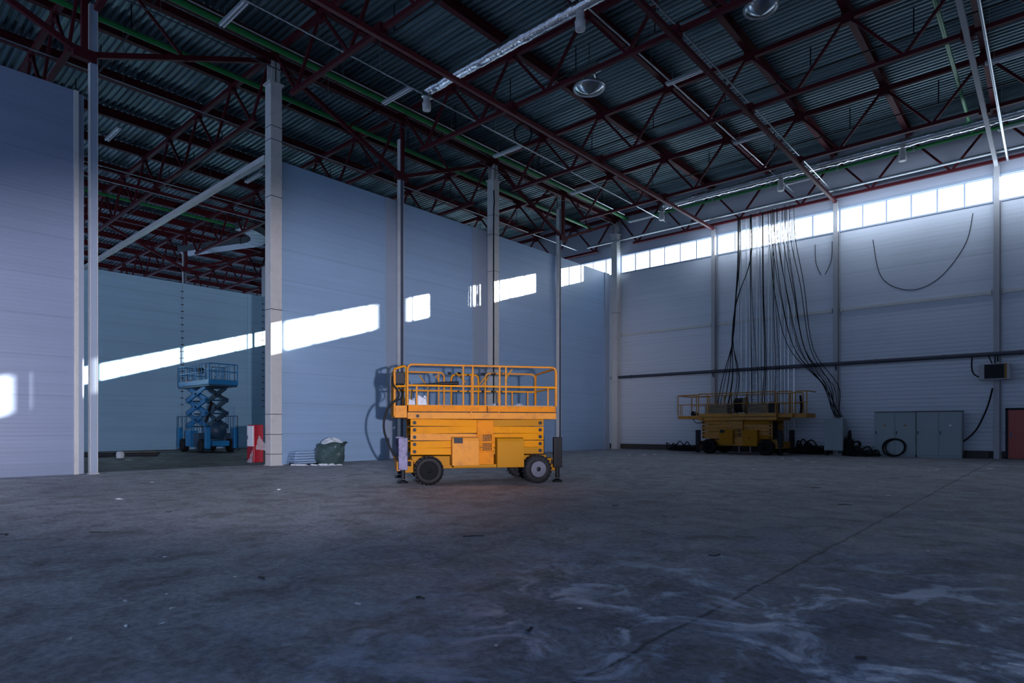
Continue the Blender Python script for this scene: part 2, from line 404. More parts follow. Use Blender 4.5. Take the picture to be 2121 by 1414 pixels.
big_col(XC, 11.3, 'tall white boxed column with black straps beside the red hydrant cabinet', .22, 0, (.42, 1.15, 1.9, 5.8, 10.0, 12.1, 12.6))
big_col(XC, 23.3, 'tall white column behind the big yellow lift, dark cable down its side', .22, 0, (9.5, 11.4, 12.4))
big_col(XC, 35.2, 'tall white column in the corner where the two walls meet', .22, 0, (9.0,))
def thin_col(x, y, label, h=14.3, z0=0, w=.105, web='web'):
    t = thing('steel_post', label, 'column', (x, y, z0))
    pr = [(-w, -w), (w, -w), (w, -w + .02), (.012, -w + .02), (.012, w - .02), (w, w - .02), (w, w), (-w, w), (-w, w - .02), (-.012, w - .02), (-.012, -w + .02), (-w, -w + .02)]
    MB().prism(pr, (0, 0, 0), (0, 0, h), (1, 0, 0), (0, 1, 0)).build('shaft', M['white'], t)
    MB().box(-w + .01, w - .01, -w + .022, w - .022, .03, h - .02).build('web_cover', M[web], t)  # filler block, its colour carries the shade of the open side
    MB().box(-w - .03, w + .03, -w - .03, w + .03, 0, .025).build('base_plate', M['white'], t)
    return t
thin_col(XC - .05, 5.55, 'slender white post standing free left of the wide opening', web='trimw')
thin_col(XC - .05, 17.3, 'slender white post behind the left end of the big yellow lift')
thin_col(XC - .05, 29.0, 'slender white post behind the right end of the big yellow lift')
big_col(XF - .7, 23.6, 'white column rising behind the far blue wall, at the right of the opening', .3, -.12)
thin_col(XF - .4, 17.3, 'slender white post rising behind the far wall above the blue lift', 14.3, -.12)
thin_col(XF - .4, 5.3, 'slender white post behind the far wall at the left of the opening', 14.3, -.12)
for i, lab in ((1, 'grey wall post just left of the hanging cable bundle'), (2, 'grey wall post just right of the hanging cable bundle'), (3, 'grey wall post beside the red door')):
    x = -22 + X6 * i
    t = thing('wall_post', lab, 'post', (x, YB - .16, 0))
    MB().box(-.11, .11, -.14, .14, 0, 13.3).build('shaft', M['post'], t, .01)
    MB().box(.13, .16, -.02, .14, .0, 11.7).build('edge_strip', M['post'], t)
# rails between posts
for i in range(-1, 4):
    x0, x1 = -22 + X6 * i + .2, -22 + X6 * (i + 1) - .2
    if x0 < -28: continue
    struct(MB().box(x0, x1, YB - .09, YB, 7.52, 7.66).box(x0, x0 + .06, YB - .13, YB, 7.46, 7.72).box(x1 - .06, x1, YB - .13, YB, 7.46, 7.72).build('trim_rail_%d' % (i + 2), M['white']))
# long dark pipe across the back wall
t = thing('wall_pipe', 'long dark pipe running across the whole back wall at mid height', 'pipe', (0, YB - .5, 4.74))
MB().tube([(-22.3, 0, 0), (12, 0, 0)], .1, 12).build('tube', M['pipe_dk'], t)
for i in range(0, 6):
    x = -22 + X6 * i + .05
    MB().bar((x, .02, -.08), (x + .0, .42, -.55), .06).build('bracket', M['pipe_dk'], t)
for i in range(12):
    MB().tube([(-20.8 + 2.8 * i, 0, 0), (-20.74 + 2.8 * i, 0, 0)], .118, 12).build('coupling', M['pipe_dk'], t)

# ------------------------------------------------------------------ roof steel
def truss(y, x0, x1, nn, label, lit=False):
    """truss along x from x0 to x1 with nn panels"""
    t = thing('roof_truss', label, 'truss', (x0, y, 0)); Lx = x1 - x0; p = Lx / nn
    mt = M['red']
    MB().box(0, Lx, -.085, .085, 15.32, 15.50).build('top_chord', mt, t)
    MB().box(p / 2 - .3, Lx - p / 2 + .3, -.075, .075, 13.38, 13.52).build('bottom_chord', mt, t)
    for i in range(nn):
        MB().bar((p * i + (.12 if i else .25), 0, 15.34), (p * (i + .5), 0, 13.45), .09, .09).build('diagonal', mt, t)
        MB().bar((p * (i + .5), 0, 13.45), (p * (i + 1) - (.12 if i < nn - 1 else .25), 0, 15.34), .09, .09).build('diagonal', mt, t)
        if i: MB().box(p * i - .16, p * i + .16, -.10, .10, 15.2, 15.6).build('gusset', mt, t)
    return t
yt = [(5.3, 'level with the slender free post'), (11.3, 'level with the strapped column'), (17.3, 'level with the post left of the big lift'),
      (23.3, 'level with the tall column behind the lift'), (29.3, 'level with the post right of the big lift'), (35.25, 'right against the back wall')]
for y, s in yt:
    truss(y, -22, -22 + X6 * 5, 10, 'dark red main hall roof truss ' + s)
    truss(y, -46, -22, 7, 'dark red left hall roof truss ' + s.replace('right against', 'against'))
    if y > 10 and y < 33: truss(y, -70, -46, 7, 'dark red truss beyond the far wall, ' + s)
# purlins
px = [-22 + X6 / 2 * i for i in range(-0, 11)]; pl = [-22 - 24 / 7 * i for i in range(1, 15)]
IP = [(-.11, 0), (.11, 0), (.11, .025), (.015, .025), (.015, .375), (.11, .375), (.11, .40), (-.11, .40), (-.11, .375), (-.015, .375), (-.015, .025), (-.11, .025)]
for i, x in enumerate(px):
    o = MB().prism(IP, (x, -2, 15.54), (x, YB, 15.54), (1, 0, 0), (0, 0, 1)).build('roof_purlin', M['red'])
    tag(o, '%s dark red roof beam counted right from the column row, running to the back wall' % ORD[i], 'beam', 'roof beams over the main hall')
for i, x in enumerate(pl):
    o = MB().prism(IP, (x, -2, 15.54), (x, YB, 15.54), (1, 0, 0), (0, 0, 1)).build('roof_purlin', M['red'])
    tag(o, '%s dark red roof beam counted left from the column row, over the left hall' % ORD[i], 'beam', 'roof beams over the left hall')
# bottom level struts along y
for x, lab, mt in ((-22 + X6, 'dark red strut along the bottom of the trusses, nearest the column row', 'redlit'), (-22 + 2 * X6, 'red strut with bolted crosses under the trusses, above the cable bundle', 'red'), (-22 + 3 * X6, 'pale strut under the trusses near the right edge, above the red door', 'post'), (-34, 'dark red strut under the trusses of the left hall', 'red')):  # pale strut near the right edge: its grey carries the light on it
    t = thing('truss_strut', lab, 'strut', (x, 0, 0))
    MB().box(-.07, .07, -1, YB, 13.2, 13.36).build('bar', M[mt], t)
    for y in (5.3, 11.3, 17.3, 23.3, 29.3):
        MB().box(-.17, .17, y - .14, y + .14, 13.26, 13.60).build('joint', M['red'], t)
# girders along y over the column rows
def girder(x, y0, label, z=15.1):
    t = thing('girder_truss', label, 'girder', (x, y0, 0))
    mt = M['red']
    MB().box(-.12, .12, 0, 12, 15.05, 15.30).build('top_chord', mt, t)
    MB().bar((0, .28, 15.0), (0, 6, 12.62), .14, .16).build('lower_chord', mt, t)
    MB().bar((0, 11.72, 15.0), (0, 6, 12.62), .14, .16).build('lower_chord', mt, t)
    MB().bar((0, 6, 12.55), (0, 6, 15.1), .16, .16).build('king_post', mt, t)
    MB().box(-.1, .1, 5.7, 6.3, 12.48, 12.8).build('gusset', mt, t)
    MB().bar((0, 3.1, 13.72), (0, 4.6, 15.1), .08).build('brace', mt, t)
    MB().bar((0, 8.9, 13.72), (0, 7.4, 15.1), .08).build('brace', mt, t)
    return t
girder(-21.9, -.7, 'dark red king post girder over the wide opening at upper left')
girder(-21.9, 11.3, 'dark red king post girder between the two tall columns')
girder(-21.9, 23.3, 'dark red king post girder from the second tall column to the corner column')
girder(-46.3, -.7, 'dark red girder above the far wall, left part of the opening')
girder(-46.3, 11.3, 'dark red girder above the far wall, behind the blue lift')
girder(-46.3, 23.3, 'dark red girder above the far wall, hidden end near the column')
o = MB().box(-46.2, -22.2, 11.04, 11.26, 11.42, 11.62).build('cross_rail', M['white']); tag(o, 'long white horizontal rail crossing high behind the opening', 'rail')

# ------------------------------------------------------------------ services under the roof
def along_y(name, x, z, y0, y1, r, mat, label, cat, hang=6):
    t = thing(name, label, cat, (x, 0, z))
    MB().tube([(0, y0, 0), (0, y1, 0)], r, 10).build('tube', M[mat], t)
    y = math.ceil(y0 / hang) * hang + 1.2
    while y < y1 - .5:
        MB().tube([(0, y, 0), (0, y, ZD - z - .4)], .008, 4).build('hanger', M['galv'], t)
        y += hang
    return t
along_y('green_pipe', -20.7, 14.85, -2, 34.6, .10, 'green', 'bright green pipe running under the roof just right of the column row', 'pipe')
along_y('green_pipe', -23.3, 14.72, -2, 34.6, .09, 'green', 'green pipe under the roof just left of the column row', 'pipe')
along_y('green_pipe', -41.4, 14.95, -2, 34.6, .09, 'green', 'green pipe deep in the left hall above the far wall', 'pipe')
along_y('green_pipe', -2.85, 14.8, 2, 34.6, .07, 'green', 'dark green pipe running to the back wall near the right edge', 'pipe')
t = thing('green_pipe', 'green pipe running along the top of the back wall', 'pipe', (0, 34.9, 14.8))
MB().tube([(-20.7, 0, 0), (10, 0, 0)], .08, 10).build('tube', M['green'], t)
for i in range(1, 7): MB().box(-22 + 3.33 * i * 1 + .2, -22 + 3.33 * i + .26, -.1, .1, -.1, .12).build('clamp', M['galv'], t)
along_y('steel_conduit', -20.25, 14.75, 0, 33.5, .03, 'galv', 'thin shiny conduit beside the bright green pipe', 'conduit')
along_y('steel_conduit', -17.95, 14.06, 2, 35.2, .028, 'galv', 'thin shiny conduit carrying the row of batten lamps near the columns', 'conduit')
along_y('steel_conduit', -10.55, 14.06, 2, 35.2, .028, 'galv', 'thin shiny conduit carrying the middle row of batten lamps', 'conduit')
along_y('steel_conduit', -1.62, 13.35, 2, 35.2, .05, 'galv', 'bright conduit beside the pale strut near the right edge', 'conduit')
along_y('steel_conduit', -24.9, 13.7, -1, 35.2, .025, 'galv', 'thin shiny conduit above the top edge of the blue partition', 'conduit')
along_y('steel_conduit', -32.2, 13.2, -1, 35.2, .025, 'galv', 'thin shiny conduit in the left hall, nearer of two', 'conduit')
along_y('steel_conduit', -33.4, 13.0, -1, 35.2, .025, 'galv', 'thin shiny conduit in the left hall, farther of two', 'conduit')
along_y('steel_conduit', -21.3, 14.5, -1, 35.2, .02, 'pipe_dk', 'thin dark pipe close above the column heads', 'pipe')
# black sprinkler pipes with riser rods, one per bay
for i, y in enumerate((7.1, 13.1, 19.1, 25.1, 31.1)):
    for x0, nn, p, s in ((-22, 10, X6 / 2, 'main'), (-46, 7, 24 / 7, 'left')):
        t = thing('sprinkler_pipe', '%s thin black sprinkler pipe counted from the camera, crossing the %s hall' % (ORD[i], s), 'pipe', (x0, y, 15.0))
        MB().tube([(.3, 0, 0), (nn * p - .3, 0, 0)], .03, 8).build('tube', M['black'], t)
        for j in range(nn):
            MB().tube([(p * (j + .5), 0, 0), (p * (j + .5), 0, .93)], .022, 6).build('riser', M['black'], t)
# batten lamps
lamp = thing('batten_lamp', 'x', 'lamp')
lm = MB(); lm.box(-.85, .85, -.09, .09, .03, .10).build('housing', M['white_led'], lamp)
for s in (-.055, .055): MB().tube([(-.82, s, .005), (.82, s, .005)], .022, 8).build('lamp_tube', M['hyd_white'], lamp)
for s in (-.6, .6): MB().tube([(s, 0, .1), (s, 0, .5)], .008, 4).build('hanger', M['galv'], lamp)
def copy_tree(o, parent=None):
    c = o.copy(); C.objects.link(c); c.parent = parent
    for ch in list(o.children): copy_tree(ch, c)
    return c
first = True
for row, x, ys in (('beside the bright green pipe', -18.8, (8.4, 14.6, 20.9, 27.0, 33.0)), ('in the middle row', -9.9, (8.6, 14.7, 20.7, 27.0, 33.3)), ('in the row at the right edge', -1.0, (14.7, 20.8, 26.9, 33.2)), ('in the left hall', -30.4, (8.4, 14.6, 20.9))):
    for i, y in enumerate(ys):
        o = lamp if first else copy_tree(lamp); first = False
        o.location = (x, y, 14.0); o['label'] = '%s slim batten lamp from the camera %s' % (ORD[i], row); o['group'] = 'batten lamps under the roof'
# foil ducts
def foil_tube(pts, r, parent, n=20):
    P = [Vector(p) for p in pts]; out = []; rr = []
    for a, b in zip(P[:-1], P[1:]):
        m_ = max(1, int((b - a).length / .16))
        for i in range(m_): out.append(a + (b - a) * i / m_)
    out.append(P[-1])
    out = [p + Vector((0, random.uniform(-.012, .012), random.uniform(-.02, .012))) for p in out]
    rr = [r * random.uniform(.93, 1.06) * (1.08 if i % 9 == 0 else 1) for i in range(len(out))]
    return MB().tube(out, rr, n).build('foil_sleeve', M['foil'], parent)
def nozzle(x, y, z, parent, drop=.55):
    MB().lathe([(.12, 0), (.14, -drop * .5), (.17, -drop * .55), (.15, -drop), (.11, -drop)], (x, y, z), 'z', 16).build('nozzle', M['white'], parent)
t = thing('foil_duct', 'crumpled silver foil duct with hanging nozzles, top centre', 'duct', (0, 15.1, 14.0))
foil_tube(rounded([(-17.65, 0, -.22), (-17.6, 0, .02), (-17.2, 0, .03), (10, 0, .05)], .2), .185, t)
for x in (-17.65, -10.65, -3.7): nozzle(x, 0, -.15, t)
t = thing('foil_duct', 'silver foil duct running beside the top of the back wall', 'duct', (0, 31.9, 14.0))
foil_tube(rounded([(-16.85, 0, -.25), (-16.8, 0, .02), (-16.4, 0, .03), (11, 0, .05)], .2), .2, t)
MB().tube([(-16.5, -.3, -.12), (11, -.3, -.12)], .055, 10).build('copper_line', M['galv'], t)
for x in (-16.85, -10.3, -5.1, 0.4): nozzle(x, -.0, -.2, t)
t = thing('foil_duct', 'wide silver rectangular duct bending under the roof of the left hall', 'duct', (0, 0, 14.1))
MB().prism([(-.5, -.22), (.5, -.22), (.5, .22), (-.5, .22)], (-47, 17.4, 0), (-41.6, 19.4, 0), (-.35, .93, 0), (0, 0, 1)).build('straight_section', M['duct_metal'], t)
pr = [cw(0, 0)] 
mb = MB()
ctr = Vector((-40.6, 17.2, 0))
for i in range(6):
    a0 = math.radians(112 - 18 * i); a1 = a0 - math.radians(17)
    q = []
    for a in (a0, a1):
        for r_ in (1.9, 2.9): q.append(ctr + Vector((math.cos(a) * r_, math.sin(a) * r_, 0)))
    mb.hexa([q[0] + Vector((0, 0, -.25)), q[1] + Vector((0, 0, -.25)), q[3] + Vector((0, 0, -.25)), q[2] + Vector((0, 0, -.25)), q[0] + Vector((0, 0, .2)), q[1] + Vector((0, 0, .2)), q[3] + Vector((0, 0, .2)), q[2] + Vector((0, 0, .2))])
mb.build('bend', M['duct_metal'], t)
# round cone diffusers
def cone_fan(x, y, z, lab, s=1):
    t = thing('cone_diffuser', lab, 'diffuser', (x, y, z))
    MB().lathe([(.56 * s, .06), (.60 * s, .05), (.60 * s, .02), (.0, -.20)], n=40).build('cone', M['polished'], t)
    MB().lathe([(.585 * s, .10), (.61 * s, .04), (.585 * s, .0)], n=40).build('rim', M['galv'], t)
    MB().lathe([(.24 * s, .60), (.24 * s, .34), (.20 * s, .34)], n=24).build('drum', M['foil'], t)
    MB().box(-.42, .42, -.2, .2, .6, .8).build('top_box', M['foil'], t)
    for a in range(3):
        c, s_ = math.cos(a * 2.1), math.sin(a * 2.1)
        MB().tube([(c * .45, s_ * .45, .08), (c * .24, s_ * .24, .6)], .012, 4).build('rod', M['black'], t)
    MB().tube([(-.0, 0, .8), (0, 0, 1.7)], .012, 4).build('hanger', M['black'], t)
cone_fan(-13.0, 19.0, 14.0, 'round polished cone diffuser hanging under the roof, the nearer centre one')
cone_fan(-6.65, 18.8, 14.0, 'round polished cone diffuser at the top edge, right of centre', .85)
# black coil hanging from a lamp rail
p0 = cw(.0 + (1083 - 1060.5) / F * 27.2, 27.2, 14.15)
t = thing('cable_coil', 'black cable coil hanging beside a batten lamp under the roof', 'cable', p0)
for i in range(3):
    MB().tube([(math.cos(a) * CY * (.36 + .02 * i), math.sin(0) + math.cos(a) * SY * (.36 + .02 * i), .28 + math.sin(a) * (.42 + .015 * i)) for a in [2 * PI * q / 28 for q in range(28)]], .014, 6, closed=True).build('loop', M['cable'], t)
MB().tube(smoothline([(0, 0, .7), (0, 0, 1.6)]), .01, 5).build('hanger', M['cable'], t)
# grey ledge pipe and ladder tray
o = MB().tube([(-24, 34.88, 13.72), (12, 34.88, 13.72)], .07, 10).build('grey_pipe', M['galv']); tag(o, 'grey pipe running along the back wall just above the ribbon windows', 'pipe')
def ladder(name, lab, p, q, side, w=.3, step=.4, rail=.03, mat='galv', cat='cable tray'):
    p = Vector(p); q = Vector(q); sd = Vector(side).normalized(); d = (q - p); ln = d.length; d.normalize()
    t = thing(name, lab, cat, p)
    for s in (-1, 1): MB().bar(sd * s * w / 2, sd * s * w / 2 + d * ln, rail, rail * 1.6).build('side_rail', M[mat], t)
    me = MB().bar(-sd * w / 2, sd * w / 2, .018, .018).build('rung', M[mat], t); me.location = d * step * .5
    k = step * 1.5
    while k < ln - .1:
        c = me.copy(); C.objects.link(c); c.parent = t; c.location = d * k; k += step
    return t
ladder('ceiling_tray', 'long ladder cable tray under the roof leading to the cable bundle', (-8.95, 12, 13.85), (-8.95, 35, 13.85), (1, 0, 0), .32, .45)
TR = [-13.45, -12.85, -12.2, -11.55, -10.85]
for i, x in enumerate(TR):
    ladder('cable_ladder', '%s upright cable ladder from the left on the back wall' % ORD[i], (x, YB - .42, 1.2), (x, YB - .42, 13.6), (1, 0, 0), .3, .42, .035, 'ladder')
for i, x in enumerate([-13.75, -13.1, -12.55, -11.9, -11.2]):
    o = MB().tube([(x, YB - .35, 0), (x, YB - .35, 13.7)], .035, 8).build('riser_pipe', M['galv'])
    tag(o, '%s upright steel pipe from the left between the cable ladders' % ORD[i], 'pipe', 'upright pipes among the cables')
# cables
def cab(pts, r=.028, mat='cable', n=6, sm=5): return MB().tube(smoothline(pts, sm), r, n).build('power_cable', M[mat])
rnd = random.Random(3)
ends = []

for i in range(24):
    yt_ = YB - .55 - rnd.uniform(0, .12)
    if i < 8:
        xt = -13.72 + .05 * (i % 4) + (.62 if i > 5 else 0); xm = -13.85 + rnd.uniform(-.06, .06); xb_ = -14.7 + .13 * i + rnd.uniform(-.08, .08)
        pts = [(xt, yt_, 13.5), (xt - .02, yt_, 11.0), (xm, yt_, 8.6), (xm - .15, yt_ - .1, 6.4), (xb_ + .25, yt_ - .4, 4.2), (xb_, yt_ - .8, 2.0)]
        lab = 'black cable hanging on the left side of the wall bundle'; gr = 'cables on the left of the bundle'
    elif i < 14:
        xt = (-13.0, -12.95, -12.35, -12.3, -11.75, -11.7)[i - 8]; xb_ = xt + rnd.uniform(-.1, .35)
        pts = [(xt, yt_, 13.5), (xt + .03, yt_, 9), (xb_, yt_ - .05, 5), (xb_ + rnd.uniform(-.2, .2), yt_ - .25, 2.2)]
        lab = 'black cable hanging straight down the middle of the wall bundle'; gr = 'cables in the middle of the bundle'
    else:
        k_ = i - 14; xt = -12.05 + k_ * .15 + rnd.uniform(-.05, .05); xb_ = -8.35 + rnd.uniform(-.2, .2)
        xm = xt + .55 + rnd.uniform(-.12, .12)
        pts = [(xt, yt_, 13.5), (xt + .08, yt_, 11.6), (xm, yt_ - .05, 8.2 + .1 * k_), (xm + .75 - .03 * k_, yt_ - .1, 5.6), (xb_ - .75 + .06 * k_, yt_ - .3, 3.6), (xb_ - .12, yt_ - .5, 2.35), (xb_ + .05, YB - 1.0, 1.95)]
        lab = 'black cable slanting from the wall bundle down to the grey floor box'; gr = 'cables slanting to the grey box'
    o = cab(pts, rnd.choice((.015, .019, .024))); tag(o, lab, 'cable', gr)
o = cab([(-7.0, YB - .015, 11.0), (-6.6, YB - .015, 9.0), (-5.4, YB - .02, 8.2), (-4.2, YB - .015, 8.6), (-3.2, YB - .015, 10.0), (-2.9, YB - .015, 11.4)], .014, sm=8); tag(o, 'thin cable sagging in a wide loop on the back wall below the windows', 'cable')
o = cab([(-9.75, YB - .015, 11.3), (-9.7, YB - .015, 10.3), (-9.45, YB - .015, 9.6)], .014); tag(o, 'short thin cable end on the back wall, left of two', 'cable')
o = cab([(-8.9, YB - .015, 11.3), (-8.95, YB - .015, 10.3), (-9.25, YB - .015, 9.6)], .014); tag(o, 'short thin cable end on the back wall, right of two', 'cable')
o = cab([(-2.15, YB - .45, 3.2), (-2.35, YB - .5, 2.3), (-2.75, YB - .5, 1.3), (-3.25, YB - .5, .75), (-3.4, YB - .5, .7)], .035); tag(o, 'thick black cable curving from the wall heater to the grey cabinets', 'cable')
o = cab([(XC + .32, 23.0, 13.6), (XC + .34, 23.02, 12.9), (XC + .30, 23.02, 12.4), (XC + .29, 23.02, 8), (XC + .29, 23.02, .2)], .035); tag(o, 'thick black cable running down the tall column behind the big lift', 'cable')

# ------------------------------------------------------------------ wall equipment, cabinets, door
t = thing('wall_heater', 'dark box heater mounted on the wall post above the red door', 'heater', (-2.05, YB - .75, 3.55))
MB().box(-.55, .55, -.28, .3, -.0, .72).build('casing', M['post'], t, .02)
MB().box(-.36, .34, -.30, -.28, .05, .68).build('front_grille', M['black'], t)
MB().box(.36, .42, -.31, -.28, .03, .7).build('side_strip', M['ochre'], t)
MB().bar((-.1, .1, .72), (-.25, .1, 1.15), .05).build('bracket', M['black'], t)
MB().bar((.0, .1, .72), (-.0, .1, 1.15), .05).build('bracket', M['black'], t)
MB().tube(smoothline([(-.85, .3, 1.1), (-.85, .2, .6), (-.75, 0, .3), (-.52, 0, .12)]), .03, 6).build('pipe', M['black'], t)
def cabinet(x0, x1, lab, tri):
    t = thing('electrical_cabinet', lab, 'cabinet', (x0, YB - 1.02, 0)); w = x1 - x0
    MB().box(0, w, 0, .62, .1, 2.16).build('body', M['grey_cab'], t, .01)
    MB().box(.02, w - .02, .02, .6, 0, .1).build('plinth', M['grey_cab'], t)
    MB().box(-.02, w + .02, -.03, .64, 2.16, 2.19).build('top_plate', M['dark'], t)
    for k in range(2):
        a = w / 2 * k + .015; b_ = w / 2 * (k + 1) - .015
        d = MB().box(a, b_, -.025, 0, .13, 2.13).build('door', M['grey_cab'], t, .004)
        MB().box(a + .03, a + .07, -.05, -.025, 1.08, 1.24).build('handle', M['black'], d)
        MB().box(a + .035, a + .065, -.056, -.05, 1.09, 1.15).build('lock', M['chrome'], d)
        if tri[k]:
            c = (a + b_) / 2
            MB().add([(c - .06, -.028, 1.48), (c + .06, -.028, 1.48), (c, -.028, 1.58)], [(0, 1, 2)]).build('warning_sign', M['hyd_white' if tri[k] == 2 else 'ochre'], d)
    return t
cabinet(-6.72, -5.0, 'left grey two-door electrical cabinet behind the leaning cable coil', (1, 1))
cabinet(-4.98, -3.22, 'right grey two-door electrical cabinet with a white triangle sign', (0, 2))
t = thing('floor_box', 'grey metal box standing on the floor with cables entering its top', 'cabinet', (-8.45, YB - 1.35, 0))
MB().box(-.45, .43, -.2, .45, .25, 1.88).build('body', M['grey_cab'], t, .015)
MB().box(-.43, .41, -.215, -.2, .28, 1.85).build('door', M['grey_cab'], t, .005)
for sx in (-.4, .38): MB().box(sx - .03, sx + .03, -.15, .4, 0, .25).build('leg', M['dark'], t)
t = struct(MB().box(-1.62, -.42, YB - .06, YB + .02, 0.02, 2.2).build('door_1', M['door_red']))
fr = MB(); fr.box(-1.72, -1.62, YB - .08, YB + .02, 0, 2.3); fr.box(-.42, -.32, YB - .08, YB + .02, 0, 2.3); fr.box(-1.72, -.32, YB - .08, YB + .02, 2.2, 2.3)
fr.build('door_frame', M['dark'], t)
MB().box(-1.55, -1.49, YB - .1, YB - .06, .98, 1.2).build('door_handle', M['chrome'], t)
o = MB().box(-3.1, -2.3, YB - .35, YB - .3, 0, .30).build('baffle', M['brown']); tag(o, 'low dark board on the floor between the grey cabinets and the wall post', 'board')
# loose cables and coils on floor by the wall
def ring_coil(c, r, tilt, lab, n=5, rz=0, thick=.028):
    t = thing('cable_coil', lab, 'cable', c, rz)
    R = random.Random(int(c[0] * 10) % 97)
    for i in range(n):
        rr = r * (1 - .07 * (i % 3)) ; off = R.uniform(-.05, .05)
        pts = []
        for q in range(36):
            a = 2 * PI * q / 36
            px_, pz = math.cos(a) * rr * (1 + .04 * math.sin(2 * a + i)), math.sin(a) * rr
            pz += r
            pts.append((px_ + off, pz * math.sin(tilt) * 0 + (pz - r) * math.cos(tilt) * .999 * (1 if tilt else 1) * 0 + pz * math.sin(tilt) + R.uniform(-.01, .01), pz * math.cos(tilt) + thick))
        MB().tube(pts, thick, 6, closed=True).build('loop', M['cable'], t)
    return t
ring_coil((-5.85, YB - 1.42, 0), .47, .42, 'big black cable coil leaning against the grey cabinets', 7, 0, .022)
def pile(c, rx, ry, h, lab, n=10, r=.03, seed=1):
    t = thing('cable_pile', lab, 'cable', c); R = random.Random(seed)
    for i in range(n):
        pts = []; a0 = R.uniform(0, 6.3); x, y = R.uniform(-rx, rx) * .4, R.uniform(-ry, ry) * .4
        ax, ay = rx * R.uniform(.35, .62), ry * R.uniform(.4, .6)
        for q in range(9):
            a = a0 + q * .62
            pts.append((x + ax * math.cos(a), y + ay * math.sin(a), r + h * R.random() ** 1.6 * (1 - abs(q - 4) / 5)))
        MB().tube(smoothline(pts, 4), r, 6).build('strand', M['cable'], t)
    return t
pile((-17.0, 34.6, 0), 1.15, .5, .62, 'tangle of black cables on the floor left of the second yellow lift', 12, .03, 2)
pile((-9.7, 34.9, 0), 1.0, .5, .75, 'heap of black cables on the floor between the second yellow lift and the grey box', 18, .04, 5)
pile((-7.1, 34.0, 0), .85, .4, .45, 'heap of black cables on the floor beside the grey cabinets', 16, .035, 8)
pile((-7.75, 34.4, .0), .35, .3, 1.3, 'upright tangle of black cables behind the grey box', 12, .04, 9)
t = thing('floor_transformer', 'low pale open box among the cables beside the grey box', 'box', (-7.55, YB - .7, 0))
MB().box(-.9, .85, -.2, .2, .0, .06).box(-.9, .85, .15, .2, .06, .5).box(-.9, -.85, -.2, .2, .06, .5).box(.8, .85, -.2, .2, .06, .5).build('tray', M['grey_cab'], t)
ring_coil((-7.45, YB - 1.5, .4), .16, .3, 'small black cable coil above the cable heap by the cabinets', 3, 0, .03)

# hydrant cabinet beside the strapped column
t = thing('hydrant_cabinet', 'red and white fire hydrant cabinet wrapped in torn film beside the strapped column', 'cabinet', (-22.42, 10.78, 0))
MB().box(-.32, .2, -.1, .26, .12, 1.52).build('body', M['hyd_red'], t, .01)
MB().box(-.30, .17, -.125, -.1, .72, 1.48).build('upper_door', M['hyd_white'], t, .004)
MB().box(-.30, .17, -.122, -.1, .14, .68).build('lower_door', M['hyd_red'], t, .004)
MB().box(-.25, -.23, -.14, -.125, .98, 1.12).build('handle', M['black'], t)
mb = MB(); R = random.Random(4)
def sheet(mb, P, nx, nz, amp):
    P = [Vector(p) for p in P]; vs = []; fs = []
    for j in range(nz + 1):
        for i in range(nx + 1):
            a = P[0].lerp(P[1], i / nx); b_ = P[3].lerp(P[2], i / nx)
            vs.append(a.lerp(b_, j / nz) + Vector((R.uniform(-amp, amp), R.uniform(-amp, amp), R.uniform(-amp, amp))))
    for j in range(nz):
        for i in range(nx): fs.append((j * (nx + 1) + i, j * (nx + 1) + i + 1, (j + 1) * (nx + 1) + i + 1, (j + 1) * (nx + 1) + i))
    mb.add(vs, fs, True)
sheet(mb, [(-.3, -.15, .12), (.17, -.15, .1), (.17, -.14, .62), (-.05, -.14, .3)], 8, 8, .018)
sheet(mb, [(.23, -.05, .62), (.25, .45, .5), (.24, .2, .95), (.22, .05, 1.15)], 8, 8, .03)
mb.build('torn_film', M['plastic'], t)

# rubbish bag and foam
def bag(c, lab):
    t = thing('rubbish_bag', lab, 'bag', c, .3)
    mb = MB(); R = random.Random(11); vs = []; fs = []; nu, nv = 40, 22
    for j in range(nv + 1):
        v = j / nv
        r = .50 + .10 * math.sin(v * PI) - .04 * v if v < .78 else .50 + .10 * math.sin(.78 * PI) - .03 + (v - .78) * .25
        z = .86 * v + (.0 if v < .9 else -(v - .9) * .5)
        for i in range(nu):
            a = 2 * PI * i / nu
            w = 1 + .06 * math.sin(3 * a + 4 * v) + .04 * math.sin(7 * a - 9 * v) + .03 * math.sin(13 * a + 5) * v + (.05 * math.sin(11 * a + v * 30) if v > .65 else 0)
            vs.append((math.cos(a) * r * w * 1.05 + .16 * v * v, math.sin(a) * r * w * .8, max(0.0, z + .03 * math.sin(5 * a) * v + .05 * v * math.cos(a))))
    for j in range(nv):
        for i in range(nu): fs.append((j * nu + i, j * nu + (i + 1) % nu, (j + 1) * nu + (i + 1) % nu, (j + 1) * nu + i))
    fs.append(tuple(range(nu))[::-1])
    mb.add(vs, fs, True); mb.build('sack', M['bag'], t)
    mb = MB(); vs = []; fs = []
    for j in range(9):
        v = j / 8
        for i in range(24):
            a = 2 * PI * i / 24; r = .48 * math.cos(v * PI / 2)
            vs.append((math.cos(a) * r + .14, math.sin(a) * r * .75, .74 + .24 * math.sin(v * PI / 2) * (1 + .25 * math.sin(4 * a)) + R.uniform(-.02, .02)))
    for j in range(8):
        for i in range(24): fs.append((j * 24 + i, j * 24 + (i + 1) % 24, (j + 1) * 24 + (i + 1) % 24, (j + 1) * 24 + i))
    mb.add(vs, fs, True); mb.build('film_filling', M['foam'], t)
    return t
bp_ = cw((682 - 1060.5) / F * 23.9, 23.9)
bag(bp_, 'dark green rubbish bag stuffed with pale film, on the floor by the blue wall')
mb = MB(); R = random.Random(5)
